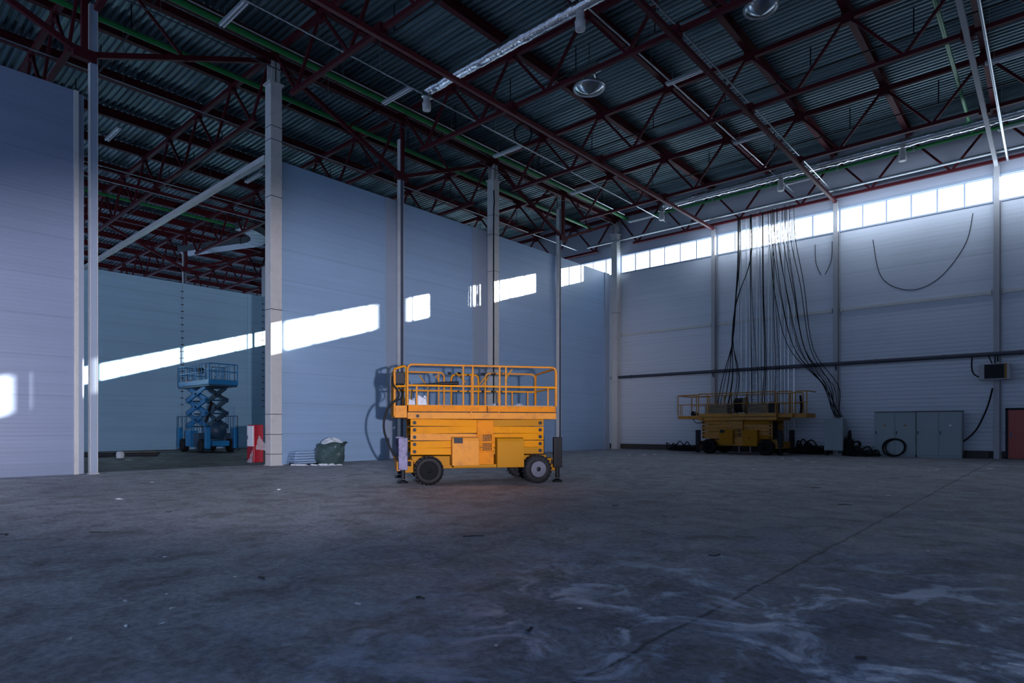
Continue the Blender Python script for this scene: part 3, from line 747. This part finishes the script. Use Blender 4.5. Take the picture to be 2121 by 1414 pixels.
for i in range(26):
    a, b_ = R.uniform(-1.0, .75), R.uniform(-.35, .25); s = R.uniform(.04, .16)
    mb.box(a - s, a + s, b_ - s * .5, b_ + s * .5, 0.0, R.uniform(.01, .05))
o = mb.build('foam_scraps', M['foam']); o.location = cw((665 - 1060.5) / F * 23.2, 23.2); o.rotation_euler = (0, 0, YAW); tag(o, 'pale scraps of film spread around the rubbish bag', 'scraps', kind='stuff')
t = thing('panel_stack', 'low stack of pale wall panels lying along the blue wall by the strapped column', 'panels', (-21.85, 12.6, 0))
for i in range(5):
    MB().box(-.3, .3 - .03 * i, -.7 + .03 * i, .85 - .05 * (i % 3), .02 + .1 * i, .10 + .1 * i).build('panel', M['wall'], t)
o = cab([(-21.6, 11.75, .06), (-21.3, 12.0, .03), (-21.25, 12.5, .03), (-21.4, 13.0, .03)], .03); tag(o, 'short black hose end on the floor by the strapped column', 'hose')
# boards lying in the far hall
for i, (u0, u1, d, lab, mt) in enumerate(((168, 330, 33.6, 'long dark board on the floor of the left hall, farthest of the flat pair', 'dark'), (168, 326, 31.2, 'long dark board on the floor of the left hall, nearest of the flat pair', 'dark'), (281, 322, 35.2, 'short pale wooden board by the far wall', 'wood'))):
    a = cw((u0 - 30 - 1060.5) / F * d, d, -.05); b_ = cw((u1 - 1060.5) / F * (d + 1.5), d + 1.5, -.05)
    o = MB().bar(a, b_, .25, .1).build('floor_board', M[mt]); tag(o, lab, 'board')
c = cw((249 - 1060.5) / F * 30.9, 30.9, -.12)
o = MB().lathe([(.17, 0), (.19, .15), (.17, .3), (.1, .34), (0, .35)], c, 'z', 12).build('white_bucket', M['foam']); tag(o, 'small white bucket on the floor of the left hall', 'bucket')
for u, v in ((391, 27),(541, 26.)):
    yy = {391: 17.0, 541: 22.9}[u]
    t = thing('panel_joint_clips', {391: 'dotted line of clips on the far wall above the blue lift', 541: 'dotted line of clips on the far wall next to the strapped column'}[u], 'fixings', (XF + .06, yy, 0))
    MB().box(-.01, .01, -.02, .02, .0, HP - .1).build('joint_strip', M['trimw'], t)
    for i in range(18): MB().box(-.02, .03, -.09, .09, 3.0 + i * .47, 3.05 + i * .47).build('clip', M['dark'], t)

# ------------------------------------------------------------------ wheels
def wheel(parent, x, y, r, w, side, steer=0, rim='chrome', prt='wheel'):
    h = bpy.data.objects.new(prt, None)
    mb = MB(); n = 44
    prof = [(r * .56, -w / 2 + .02), (r * .62, -w / 2), (r * .86, -w / 2), (r * .95, -w / 2 + .03), (r * .965, 0), (r * .95, w / 2 - .03), (r * .86, w / 2), (r * .62, w / 2), (r * .56, w / 2 - .02)]
    mb.lathe(prof, (0, 0, 0), 'y', n)
    for k in range(22):
        for s in (-1, 1):
            a = 2 * PI * (k + (.5 if s > 0 else 0)) / 22; da = .085
            p = []
            for aa, rr in ((a - da, r * .93), (a + da, r * .93), (a + da, r), (a - da, r)):
                p.append((math.cos(aa) * rr, math.sin(aa) * rr))
            sk = .06
            y0, y1 = (0.0, s * w / 2)
            q = [(p[0][0], y0, p[0][1]), (p[1][0], y0, p[1][1]), (math.cos(a + da + sk) * r * .93, y1, math.sin(a + da + sk) * r * .93), (math.cos(a - da + sk) * r * .93, y1, math.sin(a - da + sk) * r * .93),
                 (p[3][0], y0, p[3][1]), (p[2][0], y0, p[2][1]), (math.cos(a + da + sk) * r, y1, math.sin(a + da + sk) * r), (math.cos(a - da + sk) * r, y1, math.sin(a - da + sk) * r)]
            mb.hexa(q)
    o = mb.build(prt, M['rubber' if rim == 'rim' or rim == 'dark' else 'tyre'], parent); o.location = (x, y, r); o.rotation_euler = (0, 0, steer)
    s = side
    MB().lathe([(r * .56, s * (w / 2 - .01)), (r * .54, s * (w / 2 - .015)), (r * .50, s * (w / 2 - .03)), (r * .42, s * (w / 2 - .09)), (r * .30, s * (w / 2 - .10)), (r * .20, s * (w / 2 - .10))], (0, 0, 0), 'y', 28).build('rim', M[rim], o)
    hb = MB().lathe([(r * .22, s * (w / 2 - .11)), (r * .22, s * (w / 2 - .02)), (r * .10, s * (w / 2 + .0)), (0, s * (w / 2 + .0))], (0, 0, 0), 'y', 20)
    for k in range(8):
        a = 2 * PI * k / 8
        hb.lathe([(.014, s * (w / 2 - .11)), (.014, s * (w / 2 - .07)), (0, s * (w / 2 - .07))], (math.cos(a) * r * .32, 0, math.sin(a) * r * .32), 'y', 8)
    hb.build('hub', M['black' if rim == 'rim' else 'hubblack'], o)
    return o

# ------------------------------------------------------------------ big yellow scissor lift
def rail_run(parent, name, pts, r, mat, rad=.14): return MB().tube(rounded(pts, rad), r, 10).build(name, mat, parent)
def posts(parent, lst, z0, z1, r, mat):
    for x, y in lst: MB().tube([(x, y, z0), (x, y, z1)], r, 8).build('guard_post', mat, parent)
def yellow_lift(label, loc, rz, main=True):
    root = thing('scissor_lift', label, 'lift', loc, rz, None)
    o1, o2, yl, oc, pale = (M['orange'], M['orange_pale'], M['yellow'], M['ochre'], M['orange_pale']) if main else (M['yellow_dk'],) * 5
    if not main: yl = M['yellow_dk']; oc = M['ochre']
    # chassis
    mb = MB(); mb.box(-1.75, 1.75, -.55, .55, .38, .70); mb.box(-1.95, -1.72, -.72, .72, .30, .62); mb.box(1.72, 1.95, -.72, .72, .30, .62)
    mb.box(-.75, .95, -.95, .95, .42, .50)
    mb.build('chassis', oc if main else yl, root, .012)
    for x in (-1.36, 1.39):
        MB().tube([(x, -.75, .355), (x, .75, .355)], .07, 10).build('axle', M['dark'], root)
    for x, y, st in ((-1.36, -.92, .0), (1.39, -.92, .10), (-1.36, .92, .0), (1.39, .92, .10)):
        w = wheel(root, x, y, .362 if main else .36, .30, -1 if y < 0 else 1, st if main else 0, 'rim' if (main and x > 0) else 'hubblack')
    # stowed scissor arms
    zs = [.74 + .178 * i for i in range(5)]
    for sgn in (-1, 1):
        for i, z in enumerate(zs):
            mt = [yl, yl, pale, yl, yl][i]
            tilt = .009 if i % 2 else -.009
            a = MB().bar((-1.80, sgn * .80, z + .085 - tilt), (.0, sgn * .80, z + .085 + tilt), .07, .172).build('scissor_arm', mt, root, .01)
            MB().bar((-.02, sgn * .74, z + .085 + tilt * .6), (1.62, sgn * .74, z + .085 - tilt * .6), .07, .172).build('scissor_arm', oc if i in (0, 4) else yl, root, .01)
            MB().lathe([(.045, -.05), (.045, .05)], (-1.70, sgn * .80, z + .085), 'y', 14).build('pivot_pin', M['dark'], root)
            MB().lathe([(.045, -.05), (.045, .05)], (1.52, sgn * .76, z + .085), 'y', 14).build('pivot_pin', M['dark'], root)
    MB().box(-1.70, 1.5, -.3, .3, .75, 1.55).build('lift_cylinder_housing', M['dark'], root)
    # ladder and grille tower
    lad = MB(); lad.box(-.15, .27, -.92, -.70, .46, .80); lad.box(-.15, .27, -.90, -.70, 1.26, 1.60)
    lad.box(-.15, -.10, -.92, -.70, .8, 1.26); lad.box(.22, .27, -.92, -.70, .8, 1.26); lad.box(-.15, .27, -.92, -.70, .80, .84); lad.box(-.15, .27, -.92, -.70, 1.03, 1.07); lad.box(-.15, .27, -.925, -.70, 1.24, 1.28)
    lad.build('step_tower', o1, root, .006)
    gr = MB()
    for i in range(8): gr.box(-.10 + .04 * i + .004, -.10 + .04 * i + .015, -.915, -.90, .84, 1.24)
    for i in range(9): gr.box(-.10, .22, -.915, -.90, .86 + .042 * i, .871 + .042 * i)
    gr.build('grille', o1, root)
    MB().box(-.1, .22, -.80, -.78, .84, 1.24).build('grille_back', M['dark'], root)
    # side boxes
    def sidebox(x0, x1, z0, z1, y, mat, nm):
        pr = [(0, z0), (0, z1 - .10), (.03, z1 - .03), (.10, z1), (.5, z1), (.5, z0)]
        return MB().prism(pr, (x0, y, 0), (x1, y, 0), (0, 1, 0), (0, 0, 1)).build(nm, mat, root, .01)
    b1 = sidebox(-.80, -.13, .48, 1.19, -1.08, M['orange_pale'] if main else M['ochre'], 'battery_box')
    MB().box(-.76, -.54, -1.086, -1.05, 1.03, 1.17).build('decal', M['dark'], b1)
    b2 = sidebox(.33, 1.02, .42, 1.17, -1.08, M['ochre'], 'engine_box')
    if not main: MB().box(.62, .68, -1.087, -1.07, .76, .82).build('latch', M['dark'], b2)
    b3 = sidebox(-.72, 1.02, .42, 1.15, .58, oc, 'rear_box')
    # outriggers
    for x, y, mt, zz in ((-1.98, -.86, 'chrome' if main else 'dark', .16), (-1.98, .86, 'chrome' if main else 'dark', .16), (1.98, -.80, 'black', .12), (1.98, .86, 'black', .12)):
        g = MB().prism([(-.11, -.07), (.11, -.07), (.11, .07), (-.11, .07)], (x, y, .38), (x, y, 1.17), (1, 0, 0), (0, 1, 0)).build('outrigger', M[mt], root, .015)
        MB().tube([(x, y, zz), (x, y, .4)], .055, 12).build('jack_leg', M['black'], g)
        MB().lathe([(0.0, .06), (.04, .06), (.13, .0), (.13, -.02), (0, -.02)], (x, y, zz - .10 + .02), 'z', 16).build('foot_pad', M['black'], g)
        MB().bar((x, y, .55), (x - math.copysign(.25, x), y * .7, .5), .1, .12).build('arm', M['dark'], g)
    if main:
        bu = MB(); bu.prism([(-.62, .34), (.62, .34), (.62, .60), (.5, .66), (-.5, .66), (-.62, .60)], (-2.0, -.0, 0), (-2.12, -.0, 0), (0, 1, 0), (0, 0, 1)); bu.build('bumper_plate', M['orange_pale'], root, .01)
        MB().tube(arc((-2.14, .35, .62), .09, -.2, PI + .2, 10, (0, 1, 0), (0, 0, 1)), .022, 8).build('towing_eye', yl, root)
    # deck
    X0, X1 = (-1.88, 1.88); W = 1.03
    MB().box(X0, X1, -W, W, 1.63, 1.79).build('platform_frame', o2, root, .01)
    MB().box(X0 + .02, .07, -W - .012, W, 1.81, 1.965).build('toe_board', M['orange'] if main else yl, root, .006)
    MB().box(.09, X1 - .01, -W - .004, W, 1.81, 1.955).build('toe_board', M['orange'] if main else yl, root, .006)
    MB().box(X0 + .05, X1 - .05, -W + .05, W - .05, 1.955, 1.975).build('deck_plate', M['deckplate'], root)
    for x in (-.32, .38): MB().box(x - .02, x + .02, -W - .02, -W, 1.63, 1.80).build('stiffener', o2, root)
    MB().lathe([(.04, -.02), (.04, .02), (0, .02)], (-1.64, -W, 1.70), 'y', 14).build('hole_cover', M['dark'], root)
    MB().box(X0, X1, -W - .006, W, 1.795, 1.81).build('deck_gap', M['dark'], root)
    zt, zm, zd = 2.95, 2.44, 1.96; rr = .026
    if main:
        rail_run(root, 'guard_rail', [(X0, -W, zd), (X0, -W, zt), (X1, -W, zt), (X1, -W, zd)], rr, o2)
        rail_run(root, 'guard_rail', [(X0, W, zd), (X0, W, zt), (-.75, W, zt), (-.75, W, zd)], rr, o2)
        rail_run(root, 'guard_rail', [(-.55, W, zd), (-.55, W, zt - .05), (.22, W, zt - .05), (.22, W, zd)], rr, yl)
        rail_run(root, 'guard_rail', [(.42, W, zd), (.42, W, zt), (X1, W, zt), (X1, W, zd)], rr, o2)
        rail_run(root, 'end_rail', [(X1, -W + .05, zd), (X1, -W + .05, zt - .02), (X1, W - .05, zt - .02), (X1, W - .05, zd)], rr, o1)
        for y in (-W, W): MB().box(X0, X1, y - .012, y + .012, zm - .022, zm + .022).build('mid_rail', yl, root)
        MB().box(X1 - .012, X1 + .012, -W, W, zm - .022, zm + .022).build('mid_rail', yl, root)
        posts(root, [(-.52, -W), (-.28, -W), (.40, -W), (.56, -W)], zd, zt, .024, o2)
        posts(root, [(-1.66, -W), (1.66, -W)], zd, zm, .022, o2)
        posts(root, [(-1.66, W), (-1.2, W), (.8, W), (1.2, W), (1.66, W)], zd, zm, .022, o2)
        posts(root, [(.02, W), (-.9, W)], zd, zt, .022, o2)
        # end extension with control box
        E0 = X0 - .30
        MB().box(E0, X0, -.80, .95, 1.66, 1.96).build('extension_deck', o2, root, .01)
        rail_run(root, 'extension_rail', [(X0 - .02, -.82, zd), (X0 - .02, -.82, zt), (E0, -.82, zt - .1), (E0, .9, zt - .1), (X0, .9, zt - .02)], rr, yl, .1)
        rail_run(root, 'extension_rail', [(X0, -.82, zm), (E0, -.82, zm - .02), (E0, .9, zm - .02), (X0, .9, zm)], rr, yl, .05)
        posts(root, [(E0, -.82), (E0, 0.0), (E0, .9)], 1.7, zt - .12, .03, o2)
        cb = MB().box(E0 + .02, E0 + .26, -.60, -.25, 2.50, 2.80).build('control_box', M['dark'], root, .02)
        MB().tube([(E0 + .1, -.45, 2.8), (E0 + .1, -.45, 2.88)], .02, 8).build('joystick', M['black'], cb)
        MB().tube(smoothline([(E0 + .0, -.7, 2.75), (E0 - .05, -.86, 2.5), (E0 + .1, -.92, 2.2), (E0 - .18, -.9, 1.85), (E0 - .26, -.9, 1.4), (E0 - .1, -.95, .9), (E0 + .1, -.9, .6)]), .026, 8).build('hose', M['cable'], root)
        MB().tube(smoothline([(E0 + .05, -.4, 2.5), (E0 + .2, -.75, 2.2), (E0 - .1, -.8, 1.98)]), .018, 8).build('hose', M['cable'], root)
        # gate struts and clamps
        for a, b_ in (((-.55, 0, 2.86), (-.30, 0, 2.6)), ((-1.45, .9, 2.86), (-1.2, .9, 2.5)), ((.75, -.9, 2.9), (.55, -.9, 2.6)), ((-1.0, .95, 2.86), (-.8, .95, 2.55)), ((.12, .95, 2.5), (.42, .95, 2.86)), ((.5, .95, 2.86), (.3, .95, 2.55))):
            MB().bar(a, b_, .015, .03).build('strut', oc, root)
        for x in (-.65, -.38, .3, .58): MB().tube([(x, W, zt - .02), (x + .1, W, zt - .02)], .038, 8).build('clamp', M['black'], root)
        for x in (.3, .58): MB().tube([(x, W, zm), (x + .08, W, zm)], .034, 8).build('clamp', M['black'], root)
    else:
        XA, XB = -3.1, 2.5
        w2 = .8
        MB().box(XA, X0, -w2, w2, 1.72, 1.88).build('extension_deck', yl, root, .01)
        MB().box(X1, XB, -w2, w2, 1.76, 1.94).build('extension_deck', yl, root, .01)
        MB().box(XB, XB + .55, -w2 + .25, w2, 1.74, 1.94).build('end_deck', yl, root, .01)
        def frame(x0, x1, y, hm=True, z1=zt):
            rail_run(root, 'guard_rail', [(x0, y, 1.9), (x0, y, z1), (x1, y, z1), (x1, y, 1.9)], rr, yl, .06)
            if hm: MB().tube([(x0, y, zm), (x1, y, zm)], .022, 8).build('mid_rail', yl, root)
        for y in (-1, 1):
            frame(XA, -2.1, y * w2, True, zt - .04); frame(-1.88, -1.4, y * W); frame(-1.42, -.22, y * W); frame(-.22, .52, y * W); frame(.52, 1.85, y * W); frame(1.86, XB, y * w2)
            rail_run(root, 'guard_rail', [(XA, y * w2, zt - .04), (-1.88, y * w2, zt - .02)], rr, yl)
        posts(root, [(XA + .12, -w2), (XA + .22, -w2), (1.4, -W), (2.2, -w2)], 1.9, zm, .02, yl)
        rail_run(root, 'end_rail', [(XA, -w2, zt - .04), (XA, w2, zt - .04)], rr, yl)
        rail_run(root, 'end_rail', [(XB + .05, -w2 + .25, 1.9), (XB + .05, -w2 + .25, zt), (XB + .55, -w2 + .25, zt), (XB + .55, -w2 + .25, 1.9)], rr, yl, .06)
        rail_run(root, 'end_rail', [(XB + .55, -w2 + .25, zt), (XB + .55, w2, zt)], rr, yl, .06)
        MB().tube([(XB + .05, -w2 + .25, zm), (XB + .55, -w2 + .25, zm)], .022, 8).build('mid_rail', yl, root)
        posts(root, [(XB + .42, -w2 + .25)], 1.9, zm, .02, yl)
    return root
LC = cw(-.93, 16.30); LA = math.atan2(.815, .579)
LC.z = 0
big = yellow_lift('big yellow-orange scissor lift, lowered, parked in the middle of the hall', LC, LA, True)
lm_ = Matrix.Translation(LC) @ Matrix.Rotation(LA, 4, 'Z')
def on_lift(name, mat, mb, lab, cat):
    o = mb.build(name, mat); o.matrix_world = lm_; return tag(o, lab, cat)
on_lift('tool_bundle', M['black'], MB().tube(smoothline([(-1.75, -.9, 2.47), (-1.3, -.92, 2.49), (-.95, -.93, 2.51), (-.62, -.95, 2.52)]), [.02] * 6 + [.03] * 4 + [.05] * 3 + [.055] * 6, 10, rz=.8), 'black wrapped tool bundle resting on the mid rail of the big yellow lift', 'tool')
mb = MB(); R = random.Random(3)
for i in range(9):
    a, b_, s = -1.78 + i * .045, R.uniform(-.7, -.4), R.uniform(.04, .09); h = R.uniform(.08, .28)
    mb.hexa([(a - s, b_ - s, 1.975), (a + s, b_ - s, 1.975), (a + s, b_ + s, 1.975), (a - s, b_ + s, 1.975), (a - s * .6, b_ - s * .4, 1.975 + h), (a + s * .5, b_ - s * .7, 1.97 + h * .8), (a + s * .7, b_ + s, 1.975 + h), (a - s, b_ + s * .5, 1.97 + h * .9)])
on_lift('crumpled_film', M['film'], mb, 'crumpled white packaging on the deck of the big yellow lift, left end', 'packaging')
for x, lab in ((.55, 'small white plastic heap on the big lift deck, right of centre'), (1.2, 'small white plastic heap on the big lift deck, far right')):
    mb = MB(); mb.lathe([(.2, 0), (.15, .05), (.06, .10), (0, .11)], (x, .2, 1.975), 'z', 9)
    on_lift('plastic_heap', M['film'], mb, lab, 'packaging')

# ------------------------------------------------------------------ second yellow lift by the back wall
second = (-12.64, 33.2, 0); S2 = 1.1
yellow_lift('older dull yellow scissor lift with long deck, parked below the hanging cables', second, 0, False).scale = (S2, S2, S2)
def at2(mb, name, mat, lab, cat, group=None):
    o = mb.build(name, mat); o.location = second; return tag(o, lab, cat, group)
for i in range(6):
    o = MB().box(-1.64, -.5, -.85, -.2, 1.98 + i * .075, 2.035 + i * .075).build('stacked_board', M['wood']); o.location = second; o.scale = (S2,) * 3
    tag(o, 'wooden board in the left stack on the older yellow lift, %s from the bottom' % ORD[i], 'board', 'boards in the left stack on the lift')
    o = MB().box(.45, 1.45, -.85, -.2, 1.98 + i * .075, 2.035 + i * .075).build('stacked_board', M['wood']); o.location = second; o.scale = (S2,) * 3
    tag(o, 'wooden board in the right stack on the older yellow lift, %s from the bottom' % ORD[i], 'board', 'boards in the right stack on the lift')
t = thing('cable_drum', 'black cable drum standing on the deck of the older yellow lift', 'drum', (second[0] - .02, second[1] - .3, 2.62))
for y in (-.30, .22): MB().lathe([(.02, y - .02), (.43, y - .02), (.43, y + .03), (.02, y + .03)], axis='x', n=28).build('flange', M['wood'], t)
MB().lathe([(.02, -.28), (.37, -.28), (.39, -.2), (.37, -.1), (.39, 0), (.37, .1), (.38, .2), (.02, .2)], axis='x', n=28).build('wound_cable', M['cable'], t)
o = MB().box(1.5, 1.82, -.8, -.4, 1.98, 2.42).build('black_crate', M['black']); o.location = second; o.scale = (S2,) * 3; tag(o, 'black crate at the right end of the boards on the older lift', 'crate')
pile((second[0] - 2.75, second[1] - .2, 2.08), .35, .4, .4, 'small tangle of cable on the left extension of the older lift', 6, .018, 12)
o = cab([(second[0] - 2.5, second[1] - .9, 1.9), (second[0] - 2.3, second[1] - .95, 1.68), (second[0] - 1.9, second[1] - 1.0, 1.7)], .02); tag(o, 'black hose looping under the left deck of the older lift', 'hose')
o = cab([(-10.0, 34.0, 2.1), (-9.95, 34.0, 2.5), (-10.0, 34.0, 3.1)], .06); tag(o, 'black bundle hanging on the right rail of the older lift', 'cable')

# ------------------------------------------------------------------ blue scissor lift in the left hall
def blue_lift(loc):
    root = thing('scissor_lift', 'raised blue scissor lift standing in the left hall by the far wall', 'lift', loc, 0)
    Lh, W = 2.3, .85; B, D = M['blue'], M['blue_dk']
    MB().box(-2.0, 2.0, -.5, .5, .40, .72).build('chassis', B, root, .01)
    for x in (-1.45, 1.35):
        MB().tube([(x, -.8, .42), (x, .8, .42)], .07, 8).build('axle', M['dark'], root)
        for y in (-.85, .85): wheel(root, x, y, .42, .32, -1 if y < 0 else 1, 0, 'dark')
    for x in (-2.15, 2.05):
        for y in (-.85, .85):
            o = MB().box(x - .13, x + .13, y - .13, y + .13, .25, 1.55).build('outrigger', B, root, .015)
            MB().box(x - .16, x + .16, y - .16, y + .16, .12, .17).build('foot_pad', D, o)
    MB().box(-.9, -.05, -1.0, -.55, .35, 1.35).build('side_box', B, root, .02)
    MB().box(.3, 1.1, -1.0, -.55, .35, 1.2).build('side_box', D, root, .02)
    MB().box(-.9, 1.1, .55, 1.0, .35, 1.2).build('side_box', D, root, .02)
    ld = MB(); ld.box(-.05, 0, -1.02, -.97, .3, 1.9); ld.box(.32, .37, -1.02, -.97, .3, 1.9)
    for i in range(6): ld.box(-.02, .34, -1.02, -.98, .4 + .25 * i, .43 + .25 * i)
    ld.build('ladder', B, root)
    # engine
    MB().lathe([(.05, -.55), (.48, -.5), (.52, -.2), (.52, .25), (.48, .5), (.05, .55)], (1.2, 0, 1.35), 'x', 20).build('engine_drum', D, root)
    # base rails
    for y in (-.95, .95):
        rail_run(root, 'lower_rail', [(-2.2, y, 1.3), (-2.2, y, 2.25), (2.1, y, 2.25), (2.1, y, 1.3)], .025, D, .05)
        for x in (-1.5, -.8, .8, 1.5): MB().tube([(x, y, 1.3), (x, y, 2.25)], .02, 6).build('lower_post', D, root)
    # scissor: two full X levels plus half steps
    z0, z1 = 1.6, 4.05; n = 3; hz = (z1 - z0) / n; hx = 1.38
    for y in (-.62, .62):
        for i in range(n):
            a = z0 + hz * i; b_ = a + hz
            yy = y; mt = B if y < 0 else D
            MB().bar((-hx, yy - .06, a), (hx, yy - .06, b_), .09, .27).build('scissor_arm', mt, root, .01)
            MB().bar((hx, yy + .06, a), (-hx, yy + .06, b_), .09, .27).build('scissor_arm', mt, root, .01)
            MB().lathe([(.07, -.16), (.07, .16)], (0, yy, (a + b_) / 2), 'y', 10).build('pivot_pin', M['dark'], root)
    for i in range(n + 1):
        for x in (-hx, hx): MB().tube([(x, -.7, z0 + hz * i), (x, .7, z0 + hz * i)], .045, 8).build('cross_tube', D, root)
    MB().tube([(-.5, 0, 1.6), (.6, 0, 3.1)], .09, 10).build('lift_cylinder', M['dark'], root)
    # platform
    MB().box(-Lh, Lh, -W, W, 4.05, 4.15).build('platform_frame', D, root)
    MB().box(-Lh - .03, Lh + .03, -W - .04, W + .04, 4.15, 4.45).build('platform_side', B, root, .015)
    MB().box(-Lh + .05, Lh - .05, -W + .06, W - .06, 4.45, 4.47).build('deck_plate', M['deckplate'], root)
    zt = 5.42; zm = 4.95
    for y in (-W, W):
        for zz in (zt, zm): MB().tube([(-Lh, y, zz), (Lh, y, zz)], .03, 8).build('guard_rail', B, root)
        for x in (-Lh, -1.5, -.7, .1, .35, 1.2, Lh): MB().tube([(x, y, 4.4), (x, y, zt)], .028 if abs(x) < Lh else .04, 8).build('guard_post', B, root)
    for x in (-Lh, Lh):
        for zz in (zt, zm): MB().tube([(x, -W, zz), (x, W, zz)], .03, 8).build('guard_rail', B, root)
    for y in (-.3, .25): MB().tube([(Lh, y, 4.4), (Lh, y, zt - .02)], .022, 8).build('guard_post', B, root)
    for x in (-1.9, 1.6):
        g = rail_run(root, 'inner_gate', [(x, -.4, 4.45), (x, -.4, 5.25), (x, .4, 5.25), (x, .4, 4.45)], .022, D, .06)
    MB().box(-.1, .15, -.55, -.3, 4.95, 5.3).build('control_box', M['dark'], root)
    return root
blue_lift((-40.4, 16.4, -.12))
o = MB().box(-43.0, -42.5, 16.0, 16.3, 4.351, 4.50).build('red_tool', M['hyd_red']); tag(o, 'small red tool lying on the blue lift platform', 'tool')
o.location.z = 0
# ------------------------------------------------------------------ litter on the floor
R = random.Random(21)
spots = [(1303, 943), (1337, 943), (1355, 942), (1560, 972), (1442, 992), (1650, 954), (1682, 959), (1790, 968), (1941, 974), (2050, 971), (1840, 1027), (1922, 1143), (265, 948), (246, 1325 - 290), (345, 1232), (258, 1246), (356, 1261), (339, 1293), (143, 1326), (260, 1298), (314, 1000), (741, 1252), (343, 1155), (486, 1196), (1028, 1340), (577, 1015), (1620, 950), (1200, 1262)]
for i, (u, v) in enumerate(spots):
    d = F * EYE / (v - HZ); p = cw((u - 1060.5) / F * d, d)
    if p.y > 34.9: continue
    s = (.03 + .0022 * d * R.uniform(.7, 1.6)) * (.5 if d < 8 else 1)
    mb = MB(); q = []
    for k in range(6):
        a = k * PI / 3 + R.uniform(-.3, .3); rr = s * R.uniform(.5, 1.2)
        q.append((math.cos(a) * rr * 1.6, math.sin(a) * rr * .8, R.uniform(.002, .012 + s * .2)))
    mb.add(q + [(0, 0, s * .4 + .008)], [(k, (k + 1) % 6, 6) for k in range(6)])
    o = mb.build('paper_scrap', M['paper']); o.location = (p.x, p.y, .001 if p.x > -22.7 else -.119); o.rotation_euler = (0, 0, R.uniform(0, 3))
    tag(o, 'small pale scrap of litter lying on the concrete floor', 'litter', 'pale scraps on the floor')
sticks = [(205, 1103, .5), (12, 1107, .3), (626, 1038, .4), (1750, 1045, .4), (1480, 1150, .25), (1780, 1362, .12), (402, 982, .5), (350, 1060, .2), (1690, 1010, .4), (980, 1110, .5), (545, 1197, .2), (1095, 1306, .06), (870, 1238, .12), (1275, 1047, .2)]
for i, (u, v, s) in enumerate(sticks):
    d = F * EYE / (v - HZ); p = cw((u - 1060.5) / F * d, d)
    s *= .55; o = MB().bar((-s / 2, 0, .006), (s * .1, R.uniform(-.03, .03), .008), .018, .012).bar((s * .05, 0, .006), (s / 2, R.uniform(-.08, .08), .007), .012, .01).build('wood_splinter', M['brown']); o.location = p; o.rotation_euler = (0, 0, YAW + R.uniform(-.4, .4))
    tag(o, 'small dark splinter lying on the concrete floor', 'litter', 'dark splinters on the floor')

# ------------------------------------------------------------------ light
def sun(name, d, s, col, ang):
    l = bpy.data.lights.new(name, 'SUN'); l.energy = s; l.color = col; l.angle = ang
    o = bpy.data.objects.new(name, l); C.objects.link(o)
    o.rotation_euler = Vector(d).to_track_quat('-Z', 'Y').to_euler(); return o
sun('sun', (-1, -1.195, -.3705), 42, (1, .96, .92), .0065)
def area(name, loc, d, sx, sy, e, col, spread=PI):
    l = bpy.data.lights.new(name, 'AREA'); l.shape = 'RECTANGLE'; l.size = sx; l.size_y = sy; l.energy = e; l.color = col; l.spread = spread
    o = bpy.data.objects.new(name, l); C.objects.link(o); o.location = loc
    o.rotation_euler = Vector(d).to_track_quat('-Z', 'Y').to_euler(); return o
# work light beside the camera
l = bpy.data.lights.new('work_light', 'SPOT'); l.energy = 12500; l.color = (.90, .86, 1); l.spot_size = math.radians(50); l.spot_blend = .75; l.shadow_soft_size = .06
o = bpy.data.objects.new('work_light', l); C.objects.link(o)
o.location = cw(1.0, 0, 1.5); tgt = cw(-7.0, 20, 3.4)
o.rotation_euler = (tgt - o.location).to_track_quat('-Z', 'Y').to_euler(); o.scale = (1.9, .62, 1)
area('window_glow', (-1.0, 34.2, 12.4), (0, 1, -.15), 14, .8, 190, (.72, .84, 1))  # added lamps, wash the wall around the windows in place of haze
area('window_glow', (-12, 34.4, 12.4), (0, 1, -.15), 9, .8, 70, (.72, .84, 1))
w = bpy.data.worlds.new('sky'); bpy.context.scene.world = w; w.use_nodes = True
bg = w.node_tree.nodes['Background']; bg.inputs[0].default_value = (.42, .60, 1, 1); bg.inputs[1].default_value = 1.05
vs = bpy.context.scene.view_settings
vs.view_transform = 'Standard'; vs.look = 'None'; vs.exposure = 0; vs.gamma = 1
